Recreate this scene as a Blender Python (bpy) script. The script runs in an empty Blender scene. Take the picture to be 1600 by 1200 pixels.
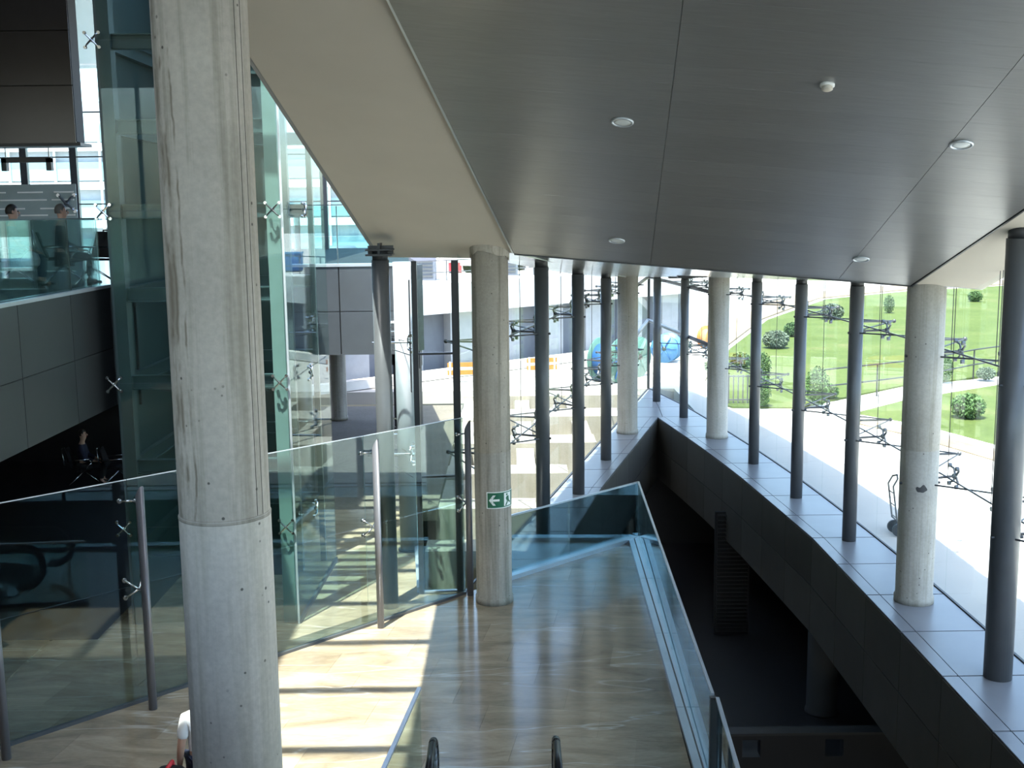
import bpy, math, random
from mathutils import Vector, Matrix
random.seed(7)
PI = math.pi
scene = bpy.context.scene
COL = scene.collection

# ------------------------------------------------------------------ camera
def R(a): return math.radians(a)
F_PX, PITCH, ROLL, CAM_Z = 1765.0, R(8.65), R(-0.7), 6.5
cam_data = bpy.data.cameras.new('camera')
cam_data.sensor_fit = 'HORIZONTAL'
cam_data.sensor_width = 36.0
cam_data.lens = 36.0 * F_PX / 1600.0
cam_data.clip_start, cam_data.clip_end = 0.1, 2000
cam = bpy.data.objects.new('camera', cam_data)
COL.objects.link(cam)
_f = Vector((0, math.cos(PITCH), -math.sin(PITCH)))
_r = Vector((1, 0, 0)); _u = _r.cross(_f)
_r2 = _r * math.cos(ROLL) + _u * math.sin(ROLL)
_u2 = _u * math.cos(ROLL) - _r * math.sin(ROLL)
_m = Matrix((( _r2.x, _u2.x, -_f.x, 0), (_r2.y, _u2.y, -_f.y, 0), (_r2.z, _u2.z, -_f.z, CAM_Z), (0, 0, 0, 1)))
cam.matrix_world = _m
scene.camera = cam

# ------------------------------------------------------------------ sky, sun, exposure
world = bpy.data.worlds.new('world'); scene.world = world
world.use_nodes = True
wn = world.node_tree; wn.nodes.clear()
sky = wn.nodes.new('ShaderNodeTexSky'); sky.sky_type = 'NISHITA'
sky.sun_disc = False; sky.sun_elevation = R(68); sky.sun_rotation = R(206)
sky.air_density = 1.0; sky.dust_density = 2.0; sky.ozone_density = 1.0
bg = wn.nodes.new('ShaderNodeBackground'); bg.inputs['Strength'].default_value = 0.42
wo = wn.nodes.new('ShaderNodeOutputWorld')
wn.links.new(sky.outputs[0], bg.inputs[0]); wn.links.new(bg.outputs[0], wo.inputs[0])
SUN_DIR = Vector((0.17, 0.35, -1.0))
sd = bpy.data.lights.new('sun', 'SUN'); sd.energy = 8.0; sd.angle = R(0.55); sd.color = (1.0, 0.97, 0.92)
sun = bpy.data.objects.new('sun', sd); COL.objects.link(sun)
sun.rotation_euler = SUN_DIR.to_track_quat('-Z', 'Y').to_euler(); sun.location = (-4, -8, 30)
vs = scene.view_settings
vs.view_transform = 'Standard'; vs.look = 'None'; vs.gamma = 1.0; vs.use_curve_mapping = False
vs.exposure = 1.15
scene.cycles.transparent_max_bounces = 40
scene.cycles.max_bounces = 10

# ------------------------------------------------------------------ materials
MATS = {}
def new_mat(name):
    m = bpy.data.materials.new(name); m.use_nodes = True
    nt = m.node_tree; b = nt.nodes['Principled BSDF']
    MATS[name] = m
    return m, nt, b
def set_in(b, **kw):
    for k, v in kw.items():
        k = k.replace('_', ' ')
        if k in b.inputs: b.inputs[k].default_value = v
def coords(nt, scale=(1, 1, 1), kind='Object'):
    tc = nt.nodes.new('ShaderNodeTexCoord'); mp = nt.nodes.new('ShaderNodeMapping')
    mp.inputs['Scale'].default_value = scale
    nt.links.new(tc.outputs[kind], mp.inputs[0])
    return mp.outputs[0]
def wcoords(nt, scale=(1, 1, 1)):
    g = nt.nodes.new('ShaderNodeNewGeometry'); mp = nt.nodes.new('ShaderNodeMapping')
    mp.inputs['Scale'].default_value = scale
    nt.links.new(g.outputs['Position'], mp.inputs[0])
    return mp.outputs[0]
def noise(nt, vec, scale, detail=4, rough=0.55, dist=0.0):
    n = nt.nodes.new('ShaderNodeTexNoise')
    n.inputs['Scale'].default_value = scale; n.inputs['Detail'].default_value = detail
    n.inputs['Roughness'].default_value = rough; n.inputs['Distortion'].default_value = dist
    nt.links.new(vec, n.inputs['Vector']); return n.outputs['Fac']
def ramp(nt, fac, stops):
    r = nt.nodes.new('ShaderNodeValToRGB')
    while len(r.color_ramp.elements) < len(stops): r.color_ramp.elements.new(0.5)
    for e, (p, c) in zip(r.color_ramp.elements, stops):
        e.position = p; e.color = (c[0], c[1], c[2], 1)
    nt.links.new(fac, r.inputs[0]); return r.outputs[0]
def mixc(nt, fac, a, b, mode='MIX'):
    m = nt.nodes.new('ShaderNodeMix'); m.data_type = 'RGBA'; m.blend_type = mode
    if isinstance(fac, (int, float)): m.inputs[0].default_value = fac
    else: nt.links.new(fac, m.inputs[0])
    for s, v in ((6, a), (7, b)):
        if isinstance(v, tuple): m.inputs[s].default_value = (v[0], v[1], v[2], 1)
        else: nt.links.new(v, m.inputs[s])
    return m.outputs[2]
def bump(nt, b, h, strength=0.2, dist=0.01):
    bp = nt.nodes.new('ShaderNodeBump'); bp.inputs['Strength'].default_value = strength
    bp.inputs['Distance'].default_value = dist
    nt.links.new(h, bp.inputs['Height']); nt.links.new(bp.outputs[0], b.inputs['Normal'])
def obj_random(nt):
    return nt.nodes.new('ShaderNodeObjectInfo').outputs['Random']

def plain(name, col, rough=0.5, metal=0.0, var=0.06, scale=3.0, spec=0.5, rnd=0.0):
    m, nt, b = new_mat(name)
    f = noise(nt, wcoords(nt), scale, 3)
    lo = tuple(max(0, c * (1 - var)) for c in col); hi = tuple(min(1, c * (1 + var)) for c in col)
    c = ramp(nt, f, [(0.3, lo), (0.7, hi)])
    if rnd:
        k = ramp(nt, obj_random(nt), [(0, (1 - rnd,) * 3), (1, (1 + rnd * 0.5,) * 3)])
        c = mixc(nt, 1.0, c, k, 'MULTIPLY')
    nt.links.new(c, b.inputs['Base Color'])
    set_in(b, Roughness=rough, Metallic=metal, Specular_IOR_Level=spec)
    return m

def concrete_mat(name, base, streak=0.5, pits=True):
    m, nt, b = new_mat(name)
    v = wcoords(nt)
    big = noise(nt, v, 0.9, 5, 0.6)
    c = ramp(nt, big, [(0.25, tuple(x * 0.80 for x in base)), (0.75, tuple(x * 1.12 for x in base))])
    vst = wcoords(nt, (6, 6, 0.22))
    st = noise(nt, vst, 1.3, 5, 0.65)
    stc = ramp(nt, st, [(0.36, (1 - streak, 1 - streak, (1 - streak) * 0.92)), (0.52, (1, 1, 1))])
    c = mixc(nt, 0.75, c, stc, 'MULTIPLY')
    fine = noise(nt, v, 26, 3)
    c = mixc(nt, 0.35, c, ramp(nt, fine, [(0.3, (0.72,) * 3), (0.7, (1.15,) * 3)]), 'MULTIPLY')
    if pits:
        vo = nt.nodes.new('ShaderNodeTexVoronoi'); vo.inputs['Scale'].default_value = 9
        nt.links.new(v, vo.inputs['Vector'])
        pm = ramp(nt, vo.outputs['Distance'], [(0.07, (0.25,) * 3), (0.11, (1,) * 3)])
        sel = ramp(nt, noise(nt, v, 2.2, 2), [(0.46, (0, 0, 0)), (0.52, (1, 1, 1))])
        c = mixc(nt, sel, c, mixc(nt, 1.0, c, pm, 'MULTIPLY'))
    nt.links.new(c, b.inputs['Base Color'])
    set_in(b, Roughness=0.78, Specular_IOR_Level=0.3)
    bump(nt, b, fine, 0.15, 0.01)
    return m

def stain_mat():
    m = concrete_mat('concrete_stained', (0.50, 0.455, 0.39), 0.42)
    nt = m.node_tree; b = nt.nodes['Principled BSDF']
    src = b.inputs['Base Color'].links[0].from_socket
    g = nt.nodes.new('ShaderNodeNewGeometry'); sp_ = nt.nodes.new('ShaderNodeSeparateXYZ'); nt.links.new(g.outputs['Position'], sp_.inputs[0])
    wob = noise(nt, wcoords(nt, (0.2, 0.2, 1.0)), 1.6, 4)
    def mth(op, a, b_):
        n = nt.nodes.new('ShaderNodeMath'); n.operation = op
        for i, v_ in enumerate((a, b_)):
            if isinstance(v_, (int, float)): n.inputs[i].default_value = v_
            else: nt.links.new(v_, n.inputs[i])
        return n.outputs[0]
    for x0, wd in ((-2.075, 0.022), (-2.035, 0.010), (-1.975, 0.006)):
        d = mth('ABSOLUTE', mth('ADD', mth('ADD', sp_.outputs['X'], -x0), mth('MULTIPLY', mth('SUBTRACT', wob, 0.5), 0.10)), 0)
        mask = ramp(nt, mth('DIVIDE', d, wd * 2), [(0.1, (1, 1, 1)), (0.9, (0, 0, 0))])
        patch = ramp(nt, noise(nt, wcoords(nt, (3, 3, 1.4)), 2.0, 4), [(0.42, (0, 0, 0)), (0.55, (0.85, 0.85, 0.85))])
        fac = mixc(nt, 1.0, mask, patch, 'MULTIPLY')
        src = mixc(nt, fac, src, (0.17, 0.14, 0.10))
    nt.links.new(src, b.inputs['Base Color'])
def glass_mat(name, tint, refl=0.55, tr=1.0):
    m = bpy.data.materials.new(name); m.use_nodes = True; nt = m.node_tree; nt.nodes.clear()
    out = nt.nodes.new('ShaderNodeOutputMaterial')
    t = nt.nodes.new('ShaderNodeBsdfTransparent'); t.inputs[0].default_value = (*tint, 1)
    g = nt.nodes.new('ShaderNodeBsdfGlossy'); g.inputs['Roughness'].default_value = 0.01
    g.inputs['Color'].default_value = (0.92, 0.97, 0.97, 1)
    fr = nt.nodes.new('ShaderNodeFresnel'); fr.inputs['IOR'].default_value = 1.45
    mu = nt.nodes.new('ShaderNodeMath'); mu.operation = 'MULTIPLY'; mu.inputs[1].default_value = refl
    # smudges: faint variation of the gloss
    nz = noise(nt, wcoords(nt), 1.2, 2)
    mu2 = nt.nodes.new('ShaderNodeMath'); mu2.operation = 'MULTIPLY_ADD'
    mu2.inputs[1].default_value = 0.02; mu2.inputs[2].default_value = 0.0
    nt.links.new(nz, mu2.inputs[0])
    ad = nt.nodes.new('ShaderNodeMath'); ad.operation = 'ADD'
    nt.links.new(fr.outputs[0], mu.inputs[0]); nt.links.new(mu.outputs[0], ad.inputs[0]); nt.links.new(mu2.outputs[0], ad.inputs[1])
    mx = nt.nodes.new('ShaderNodeMixShader')
    nt.links.new(ad.outputs[0], mx.inputs[0]); nt.links.new(t.outputs[0], mx.inputs[1]); nt.links.new(g.outputs[0], mx.inputs[2])
    nt.links.new(mx.outputs[0], out.inputs[0])
    MATS[name] = m
    return m

concrete_mat('concrete', (0.42, 0.38, 0.32), 0.52)
concrete_mat('concrete_pale', (0.43, 0.405, 0.355), 0.3)
concrete_mat('concrete_lower', (0.62, 0.575, 0.51), 0.25)
stain_mat()
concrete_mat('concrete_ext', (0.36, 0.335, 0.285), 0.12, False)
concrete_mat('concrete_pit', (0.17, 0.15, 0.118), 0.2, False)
plain('steel_paint', (0.085, 0.09, 0.096), 0.32, 0.0, 0.08)
plain('steel_dark', (0.03, 0.032, 0.035), 0.45)
plain('post_paint', (0.20, 0.20, 0.225), 0.35, 0.3)
plain('green_steel', (0.05, 0.075, 0.08), 0.4, 0.1)
plain('green_steel_light', (0.22, 0.29, 0.28), 0.4, 0.1)
plain('chrome', (0.62, 0.64, 0.66), 0.18, 1.0)
plain('steel_satin', (0.30, 0.31, 0.33), 0.32, 0.9)
plain('cable', (0.06, 0.062, 0.066), 0.4, 0.4)
plain('spider_steel', (0.13, 0.135, 0.14), 0.3, 0.6)
plain('aluminium', (0.52, 0.56, 0.60), 0.30, 0.5)
plain('sill_panel', (0.235, 0.24, 0.252), 0.34, 0.1, 0.05, 1.5, 0.5, 0.07)
plain('black_panel', (0.105, 0.095, 0.08), 0.30, 0.0, 0.1, 2.0, 0.5, 0.25)
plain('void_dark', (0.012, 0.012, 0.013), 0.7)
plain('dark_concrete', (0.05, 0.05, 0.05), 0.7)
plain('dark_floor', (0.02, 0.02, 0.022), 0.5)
plain('plaster', (0.585, 0.535, 0.455), 0.75, 0.0, 0.05, 0.6)
plain('plaster_grey', (0.30, 0.30, 0.29), 0.8)
plain('seam', (0.40, 0.40, 0.40), 0.6)
plain('joint_dark', (0.012, 0.012, 0.012), 0.7)
plain('fascia_panel', (0.045, 0.049, 0.052), 0.42, 0.2, 0.06, 1.5, 0.5, 0.12)
plain('box_panel', (0.14, 0.152, 0.172), 0.22, 0.55, 0.06, 1.5, 0.5, 0.08)
plain('soffit_metal', (0.62, 0.63, 0.64), 0.16, 0.8, 0.04)
plain('lounge_dark', (0.02, 0.021, 0.024), 0.2, 0.0, 0.06, 3.0, 0.3)
plain('louvre_black', (0.03, 0.03, 0.03), 0.4)
plain('lounge_floor', (0.16, 0.17, 0.17), 0.12)
plain('white_paint', (0.80, 0.80, 0.78), 0.5)
plain('lens', (0.70, 0.74, 0.74), 0.15)
plain('sign_green', (0.006, 0.12, 0.06), 0.4)
plain('sign_white', (0.82, 0.86, 0.82), 0.5)
plain('yellow', (0.75, 0.55, 0.05), 0.5)
plain('rubber', (0.01, 0.01, 0.012), 0.35, 0.0, 0.06, 3.0, 0.25)
plain('rubber_edge', (0.25, 0.25, 0.27), 0.35)
plain('frost', (0.30, 0.36, 0.36), 0.5)
plain('skin', (0.55, 0.33, 0.24), 0.55)
plain('hair', (0.02, 0.015, 0.012), 0.6)
plain('grey_hair', (0.12, 0.11, 0.10), 0.6)
plain('white_shirt', (0.86, 0.86, 0.86), 0.8)
plain('stripe_shirt', (0.35, 0.38, 0.42), 0.8)
plain('black_cloth', (0.012, 0.012, 0.014), 0.8)
plain('navy_cloth', (0.02, 0.025, 0.055), 0.8)
plain('jeans', (0.07, 0.10, 0.17), 0.8)
plain('red', (0.65, 0.03, 0.04), 0.45)
plain('blue', (0.02, 0.09, 0.27), 0.5)
plain('blue_pale', (0.06, 0.18, 0.36), 0.5)
plain('drum_green', (0.06, 0.15, 0.125), 0.6)
plain('orange', (0.42, 0.16, 0.03), 0.6)
plain('wood', (0.45, 0.27, 0.12), 0.7)
plain('paving', (0.45, 0.435, 0.40), 0.85, 0, 0.05, 0.4, 0.2)
plain('road', (0.5, 0.49, 0.46), 0.9, 0, 0.06, 0.3, 0.2)
plain('kerb', (0.6, 0.58, 0.54), 0.8)
plain('dirt', (0.24, 0.19, 0.13), 0.9, 0, 0.2, 0.8, 0.2)
plain('wall_white', (0.6, 0.6, 0.6), 0.7)
plain('wall_blue_grey', (0.12, 0.135, 0.17), 0.6, 0, 0.05)
plain('wall_pale', (0.32, 0.335, 0.365), 0.6)
plain('far_glass', (0.30, 0.42, 0.45), 0.08, 0.3)
plain('leaf', (0.07, 0.13, 0.045), 0.7, 0, 0.35, 3.0, 0.2, 0.25)
plain('leaf_grey', (0.13, 0.17, 0.12), 0.7, 0, 0.3, 3.0, 0.2, 0.25)
plain('bark', (0.10, 0.07, 0.04), 0.9)
glass_mat('glass_clear', (0.93, 0.97, 0.955), 0.10)
glass_mat('glass_green', (0.83, 0.905, 0.89), 0.5)
glass_mat('glass_side', (0.86, 0.93, 0.915), 0.15)
glass_mat('glass_rail', (0.78, 0.90, 0.93), 0.8)
glass_mat('glass_cyan', (0.74, 0.90, 0.89), 0.7)
glass_mat('glass_far', (0.88, 0.98, 0.975), 0.5)
plain('shaft_wall', (0.035, 0.055, 0.058), 0.3)

# grass
m, nt, b = new_mat('grass')
v = wcoords(nt)
c = ramp(nt, noise(nt, v, 0.35, 6, 0.65), [(0.3, (0.056, 0.082, 0.019)), (0.55, (0.078, 0.107, 0.027)), (0.75, (0.12, 0.12, 0.048))])
c = mixc(nt, 0.5, c, ramp(nt, noise(nt, v, 7, 3), [(0.3, (0.6,) * 3), (0.7, (1.25,) * 3)]), 'MULTIPLY')
nt.links.new(c, b.inputs['Base Color']); set_in(b, Roughness=0.9, Specular_IOR_Level=0.15)

# polished marble slabs
m, nt, b = new_mat('marble')
v = wcoords(nt, (0.7, 2.2, 1))
big = noise(nt, v, 0.9, 7, 0.62, 1.2)
c = ramp(nt, big, [(0.28, (0.205, 0.162, 0.11)), (0.5, (0.325, 0.262, 0.183)), (0.72, (0.45, 0.372, 0.268))])
vein = noise(nt, wcoords(nt, (0.16, 1.1, 1)), 0.8, 4, 0.5, 0.35)
vm = ramp(nt, vein, [(0.494, (0, 0, 0)), (0.5, (0.7, 0.7, 0.7)), (0.506, (0, 0, 0))])
c = mixc(nt, vm, c, (0.55, 0.51, 0.44))
k = ramp(nt, obj_random(nt), [(0, (0.84, 0.83, 0.82)), (1, (1.1, 1.1, 1.1))])
c = mixc(nt, 1.0, c, k, 'MULTIPLY')
c = mixc(nt, 0.3, c, ramp(nt, noise(nt, v, 14, 4), [(0.3, (0.7,) * 3), (0.7, (1.2,) * 3)]), 'MULTIPLY')
nt.links.new(c, b.inputs['Base Color'])
rr = nt.nodes.new('ShaderNodeMapRange'); rr.inputs[3].default_value = 0.09; rr.inputs[4].default_value = 0.2
nt.links.new(big, rr.inputs[0]); nt.links.new(rr.outputs[0], b.inputs['Roughness'])
set_in(b, Specular_IOR_Level=0.6)

# brushed ceiling strip metal
m, nt, b = new_mat('ceiling_metal')
f = noise(nt, wcoords(nt, (0.3, 9, 9)), 3.0, 3)
c = ramp(nt, f, [(0.3, (0.235, 0.232, 0.225)), (0.7, (0.262, 0.258, 0.25))])
k = ramp(nt, obj_random(nt), [(0, (0.96,) * 3), (1, (1.03,) * 3)])
nt.links.new(mixc(nt, 1.0, c, k, 'MULTIPLY'), b.inputs['Base Color'])
set_in(b, Roughness=0.30, Metallic=0.4)

def M(n): return MATS[n]

# ------------------------------------------------------------------ object helpers
ORG = {}
def tag(o, label, cat, group=None, kind=None):
    o['label'] = label; o['category'] = cat
    if group: o['group'] = group
    if kind: o['kind'] = kind
    return o
def thing(name, loc, label, cat, group=None, kind=None):
    o = bpy.data.objects.new(name, None); COL.objects.link(o)
    o.location = loc; o.empty_display_size = 0.2
    ORG[o] = Vector(loc)
    return tag(o, label, cat, group, kind)

class MB:
    def __init__(s): s.v = []; s.f = []
    def add(s, vs_, fs):
        n = len(s.v); s.v += [tuple(p) for p in vs_]; s.f += [tuple(i + n for i in f) for f in fs]; return s
    def hexa(s, p):   # 4 bottom (ccw from above) + 4 top
        return s.add(p, [(3, 2, 1, 0), (4, 5, 6, 7), (0, 1, 5, 4), (1, 2, 6, 5), (2, 3, 7, 6), (3, 0, 4, 7)])
    def box(s, x0, x1, y0, y1, z0, z1):
        return s.hexa([(x0, y0, z0), (x1, y0, z0), (x1, y1, z0), (x0, y1, z0), (x0, y0, z1), (x1, y0, z1), (x1, y1, z1), (x0, y1, z1)])
    def bar(s, a, b, w, h=None, upv=(0, 0, 1)):   # rectangular bar from a to b, width w across, h along up
        h = w if h is None else h
        a, b = Vector(a), Vector(b); d = (b - a).normalized(); upv = Vector(upv)
        if abs(d.dot(upv)) > 0.99: upv = Vector((0, 1, 0))
        r = d.cross(upv).normalized() * w / 2; u = r.cross(d).normalized() * h / 2
        return s.hexa([a - r - u, a + r - u, b + r - u, b - r - u, a - r + u, a + r + u, b + r + u, b - r + u])
    def cyl(s, a, b, r0, r1=None, n=16, caps=True):
        r1 = r0 if r1 is None else r1
        a, b = Vector(a), Vector(b); d = (b - a).normalized()
        t = Vector((1, 0, 0)) if abs(d.x) < 0.9 else Vector((0, 1, 0))
        u = d.cross(t).normalized(); w = d.cross(u)
        P = []
        for c, r in ((a, r0), (b, r1)):
            for i in range(n):
                q = 2 * PI * i / n; P.append(c + (u * math.cos(q) + w * math.sin(q)) * r)
        Fc = [(i, (i + 1) % n, n + (i + 1) % n, n + i) for i in range(n)]
        if caps: Fc += [tuple(range(n - 1, -1, -1)), tuple(range(n, 2 * n))]
        return s.add(P, Fc)
    def tube(s, pts, r, n=8):
        for a, b in zip(pts[:-1], pts[1:]): s.cyl(a, b, r, n=n)
        for p in pts[1:-1]: s.ball(p, (r, r, r), 8, 5)
        return s
    def ball(s, c, r, nu=12, nv=8):
        if not isinstance(r, (tuple, list)): r = (r, r, r)
        P = [(c[0], c[1], c[2] - r[2])]
        for j in range(1, nv):
            t = PI * j / nv
            for i in range(nu):
                q = 2 * PI * i / nu
                P.append((c[0] + r[0] * math.sin(t) * math.cos(q), c[1] + r[1] * math.sin(t) * math.sin(q), c[2] - r[2] * math.cos(t)))
        P.append((c[0], c[1], c[2] + r[2]))
        Fc = [(0, 1 + (i + 1) % nu, 1 + i) for i in range(nu)]
        for j in range(nv - 2):
            o = 1 + j * nu
            Fc += [(o + i, o + (i + 1) % nu, o + nu + (i + 1) % nu, o + nu + i) for i in range(nu)]
        o = 1 + (nv - 2) * nu
        Fc += [(o + i, o + (i + 1) % nu, len(P) - 1) for i in range(nu)]
        return s.add(P, Fc)
    def lathe(s, c, prof, n=24):   # prof: (r, z) closed by caps, around vertical axis through c
        P = []; Fc = []
        for r, z in prof:
            for i in range(n):
                q = 2 * PI * i / n; P.append((c[0] + r * math.cos(q), c[1] + r * math.sin(q), c[2] + z))
        for j in range(len(prof) - 1):
            Fc += [(j * n + i, j * n + (i + 1) % n, (j + 1) * n + (i + 1) % n, (j + 1) * n + i) for i in range(n)]
        Fc += [tuple(range(n - 1, -1, -1)), tuple(range((len(prof) - 1) * n, len(prof) * n))]
        return s.add(P, Fc)
    def prism(s, poly, z0, z1):    # poly ccw; z0, z1 numbers or functions of (x, y)
        f0 = z0 if callable(z0) else (lambda x, y: z0)
        f1 = z1 if callable(z1) else (lambda x, y: z1)
        n = len(poly)
        P = [(x, y, f0(x, y)) for x, y in poly] + [(x, y, f1(x, y)) for x, y in poly]
        return s.add(P, [tuple(range(n - 1, -1, -1)), tuple(range(n, 2 * n))] + [(i, (i + 1) % n, n + (i + 1) % n, n + i) for i in range(n)])
    def slab(s, a, b, za0, za1, zb0, zb1, t):   # vertical pane of thickness t over plan line a-b with own heights at each end
        a2, b2 = Vector((a[0], a[1])), Vector((b[0], b[1])); d = (b2 - a2).normalized()
        n = Vector((-d.y, d.x)) * t / 2
        return s.hexa([(a2.x - n.x, a2.y - n.y, za0), (b2.x - n.x, b2.y - n.y, zb0), (b2.x + n.x, b2.y + n.y, zb0), (a2.x + n.x, a2.y + n.y, za0),
                       (a2.x - n.x, a2.y - n.y, za1), (b2.x - n.x, b2.y - n.y, zb1), (b2.x + n.x, b2.y + n.y, zb1), (a2.x + n.x, a2.y + n.y, za1)])
    def build(s, name, mat, parent=None, origin=None, smooth=False, label=None):
        if parent is not None: o0 = ORG[parent]
        elif origin is not None: o0 = Vector(origin)
        else:
            xs = [p[0] for p in s.v]; ys = [p[1] for p in s.v]; zs = [p[2] for p in s.v]
            o0 = Vector(((min(xs) + max(xs)) / 2, (min(ys) + max(ys)) / 2, min(zs)))
        me = bpy.data.meshes.new(name)
        me.from_pydata([(p[0] - o0.x, p[1] - o0.y, p[2] - o0.z) for p in s.v], [], s.f)
        me.materials.append(M(mat) if isinstance(mat, str) else mat)
        if smooth:
            me.polygons.foreach_set('use_smooth', [len(p.vertices) <= 4 for p in me.polygons])
        me.update()
        o = bpy.data.objects.new(name, me); COL.objects.link(o)
        if parent is None: o.location = o0
        else: o.parent = parent
        ORG[o] = o0
        if label: o['label'] = label
        return o
def copy_part(src, parent, loc=(0, 0, 0), rot=(0, 0, 0), scale=(1, 1, 1)):
    c = src.copy(); COL.objects.link(c); c.parent = parent
    c.location = loc; c.rotation_euler = rot; c.scale = scale
    return c
def lerp(a, b, t): return a + (b - a) * t
def interp(x, xs, ys):
    if x <= xs[0]: return ys[0] + (ys[1] - ys[0]) * (x - xs[0]) / (xs[1] - xs[0])
    for i in range(len(xs) - 1):
        if x <= xs[i + 1]:
            return ys[i] + (ys[i + 1] - ys[i]) * (x - xs[i]) / (xs[i + 1] - xs[i])
    return ys[-1] + (ys[-1] - ys[-2]) * (x - xs[-1]) / (xs[-1] - xs[-2])
def clip_poly(poly, x0, x1, y0, y1):
    for ax, lim, sgn in ((0, x0, 1), (0, x1, -1), (1, y0, 1), (1, y1, -1)):
        out = []
        for i in range(len(poly)):
            a, b = poly[i], poly[(i + 1) % len(poly)]
            da, db = sgn * (a[ax] - lim), sgn * (b[ax] - lim)
            if da >= 0: out.append(a)
            if (da >= 0) != (db >= 0):
                t = da / (da - db); out.append((lerp(a[0], b[0], t), lerp(a[1], b[1], t)))
        poly = out
        if len(poly) < 3: return []
    return poly
def area(poly): return 0.5 * sum(poly[i][0] * poly[(i + 1) % len(poly)][1] - poly[(i + 1) % len(poly)][0] * poly[i][1] for i in range(len(poly)))

# ------------------------------------------------------------------ plan curves of the building
GR_Y = [4.0, 15.0, 18.96, 21.78, 23.89, 26.5, 29.96, 32.97, 37.0, 41.3]
GR_X = [7.33, 7.33, 7.31, 7.23, 7.14, 7.00, 6.70, 6.37, 5.86, 5.05]
def g_right(y): return interp(y, GR_Y, GR_X)                     # right-hand glass line
IN_Y = [4.0, 12.0, 16.96, 21.93, 27.45, 30.99, 35.32]
IN_X = [5.96, 5.97, 5.99, 5.96, 5.57, 5.19, 4.62]
def sill_in(y): return interp(y, IN_Y, IN_X)                     # edge of the right-hand sill over the void
def g_left(y): return -0.85 + (y - 18.85) * (5.05 + 0.85) / (41.3 - 18.85)
def left_in(y): return interp(y, [20.0, 21.18, 26.3, 35.32], [0.67, 0.95, 2.12, 4.62])
def zc(x, y): return 11.55 - 0.11 * x - 0.31 * y                 # raked main ceiling
def zs_left(y): return interp(y, [18.4, 22.2, 25.6, 29.2, 32.9, 41.3], [5.86, 5.56, 5.22, 4.90, 4.62, 4.16])
def zs_right(y): return interp(y, [18.0, 21.6, 25.0, 28.6, 32.0, 35.3, 41.3], [5.26, 5.07, 4.90, 4.74, 4.58, 4.44, 4.16])
def soffit_z(x, y):
    xl, xr = g_left(y), g_right(y)
    t = (x - xl) / max(0.05, xr - xl)
    return lerp(zs_left(y), zs_right(y), min(1, max(0, t)))
def ab_y(x): return 18.3 - 0.4 * (x - 0.06) / 6.29               # line where rake meets soffit
def edge_l(y): return 0.06 + (y - 18.3) * 0.142                  # seam between plaster and metal ceiling
def edge_L(y): return -2.30 + (y - 19.3) * 0.0566                # free edge of the plaster ceiling

# ================================================================== STRUCTURE
# --- marble floor
FLOOR = [(-16, 8), (1.93, 8), (2.05, 12.4), (2.34, 21.8), (-0.02, 19.55), (-0.84, 18.78), (-1.65, 18.72), (-2.2, 24.5), (-7.3, 24.5), (-7.3, 30), (-16, 30)]
fl = MB().prism(FLOOR, -0.4, -0.012).build('floor', 'marble')
tag(fl, 'polished beige marble floor with sunlit bands below the raked ceiling', 'floor', kind='structure')
ca, sa = math.cos(R(-9)), math.sin(R(-9))
TILEREG = [(-7.2, 8.5), (1.94, 8.5), (2.05, 12.4), (2.34, 21.8), (-0.02, 19.55), (-0.84, 18.78), (-1.65, 18.72), (-2.0, 22.2), (-7.2, 22.2)]
rot = [(x * ca + y * sa, -x * sa + y * ca) for x, y in TILEREG]
TW, TH, G = 1.5, 0.75, 0.0015
y = min(p[1] for p in rot); row = 0
while y < max(p[1] for p in rot):
    x = min(p[0] for p in rot) - (row % 3) * 0.5
    while x < max(p[0] for p in rot):
        pc = clip_poly(rot, x + G, x + TW - G, y + G, y + TH - G)
        if len(pc) >= 3 and abs(area(pc)) > 0.02:
            MB().prism([(px * ca - py * sa, px * sa + py * ca) for px, py in pc], -0.012, 0).build('tile', 'marble', fl)
        x += TW
    y += TH; row += 1

# --- raked ceiling: plaster slab plus metal strip panels
SL = [(edge_L(-9), -9), (7.45, -9), (7.45, 17.83), (6.35, 17.9), (0.06, 18.35), (-0.67, 18.95), (-2.22, 19.45)]
ce = MB().prism(SL, zc, lambda x, y: zc(x, y) + 0.35).build('ceiling', 'plaster')
tag(ce, 'raked beige plaster ceiling framing the dark metal strip field', 'ceiling', kind='structure')
def seam1(y): return 1.49 + 0.09 * (y - 10.03)
def seam2(y): return 4.53 + 0.082 * (y - 10.23)
seams = [edge_l, seam1, seam2, lambda y: 6.32]
PT = 0.035
bk = MB().prism([(edge_l(5.6) + .02, 5.6), (6.30, 5.6), (6.30, 17.85), (edge_l(18.2) + .02, 18.2)], lambda x, y: zc(x, y) - 0.012, lambda x, y: zc(x, y) + 0.0).build('joint_backing', 'seam', ce)
yy = 5.6; step = 0.405
while yy < 18.29:
    y1 = min(yy + step, 18.29)
    for k in range(3):
        P = []
        for (sf, ysel) in ((seams[k], yy), (seams[k + 1], yy), (seams[k + 1], y1), (seams[k], y1)):
            x = sf(ysel); t = (x - 0.06) / 6.29
            yv = ysel - 0.4 * t
            P.append((x, yv))
        g = 0.0012; gx = 0.003
        P = [(P[0][0] + gx, P[0][1] + g), (P[1][0] - gx, P[1][1] + g), (P[2][0] - gx, P[2][1] - g), (P[3][0] + gx, P[3][1] - g)]
        MB().prism(P, lambda x, y: zc(x, y) - PT, lambda x, y: zc(x, y) - 0.013).build('panel', 'ceiling_metal', ce)
    yy += step
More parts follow.
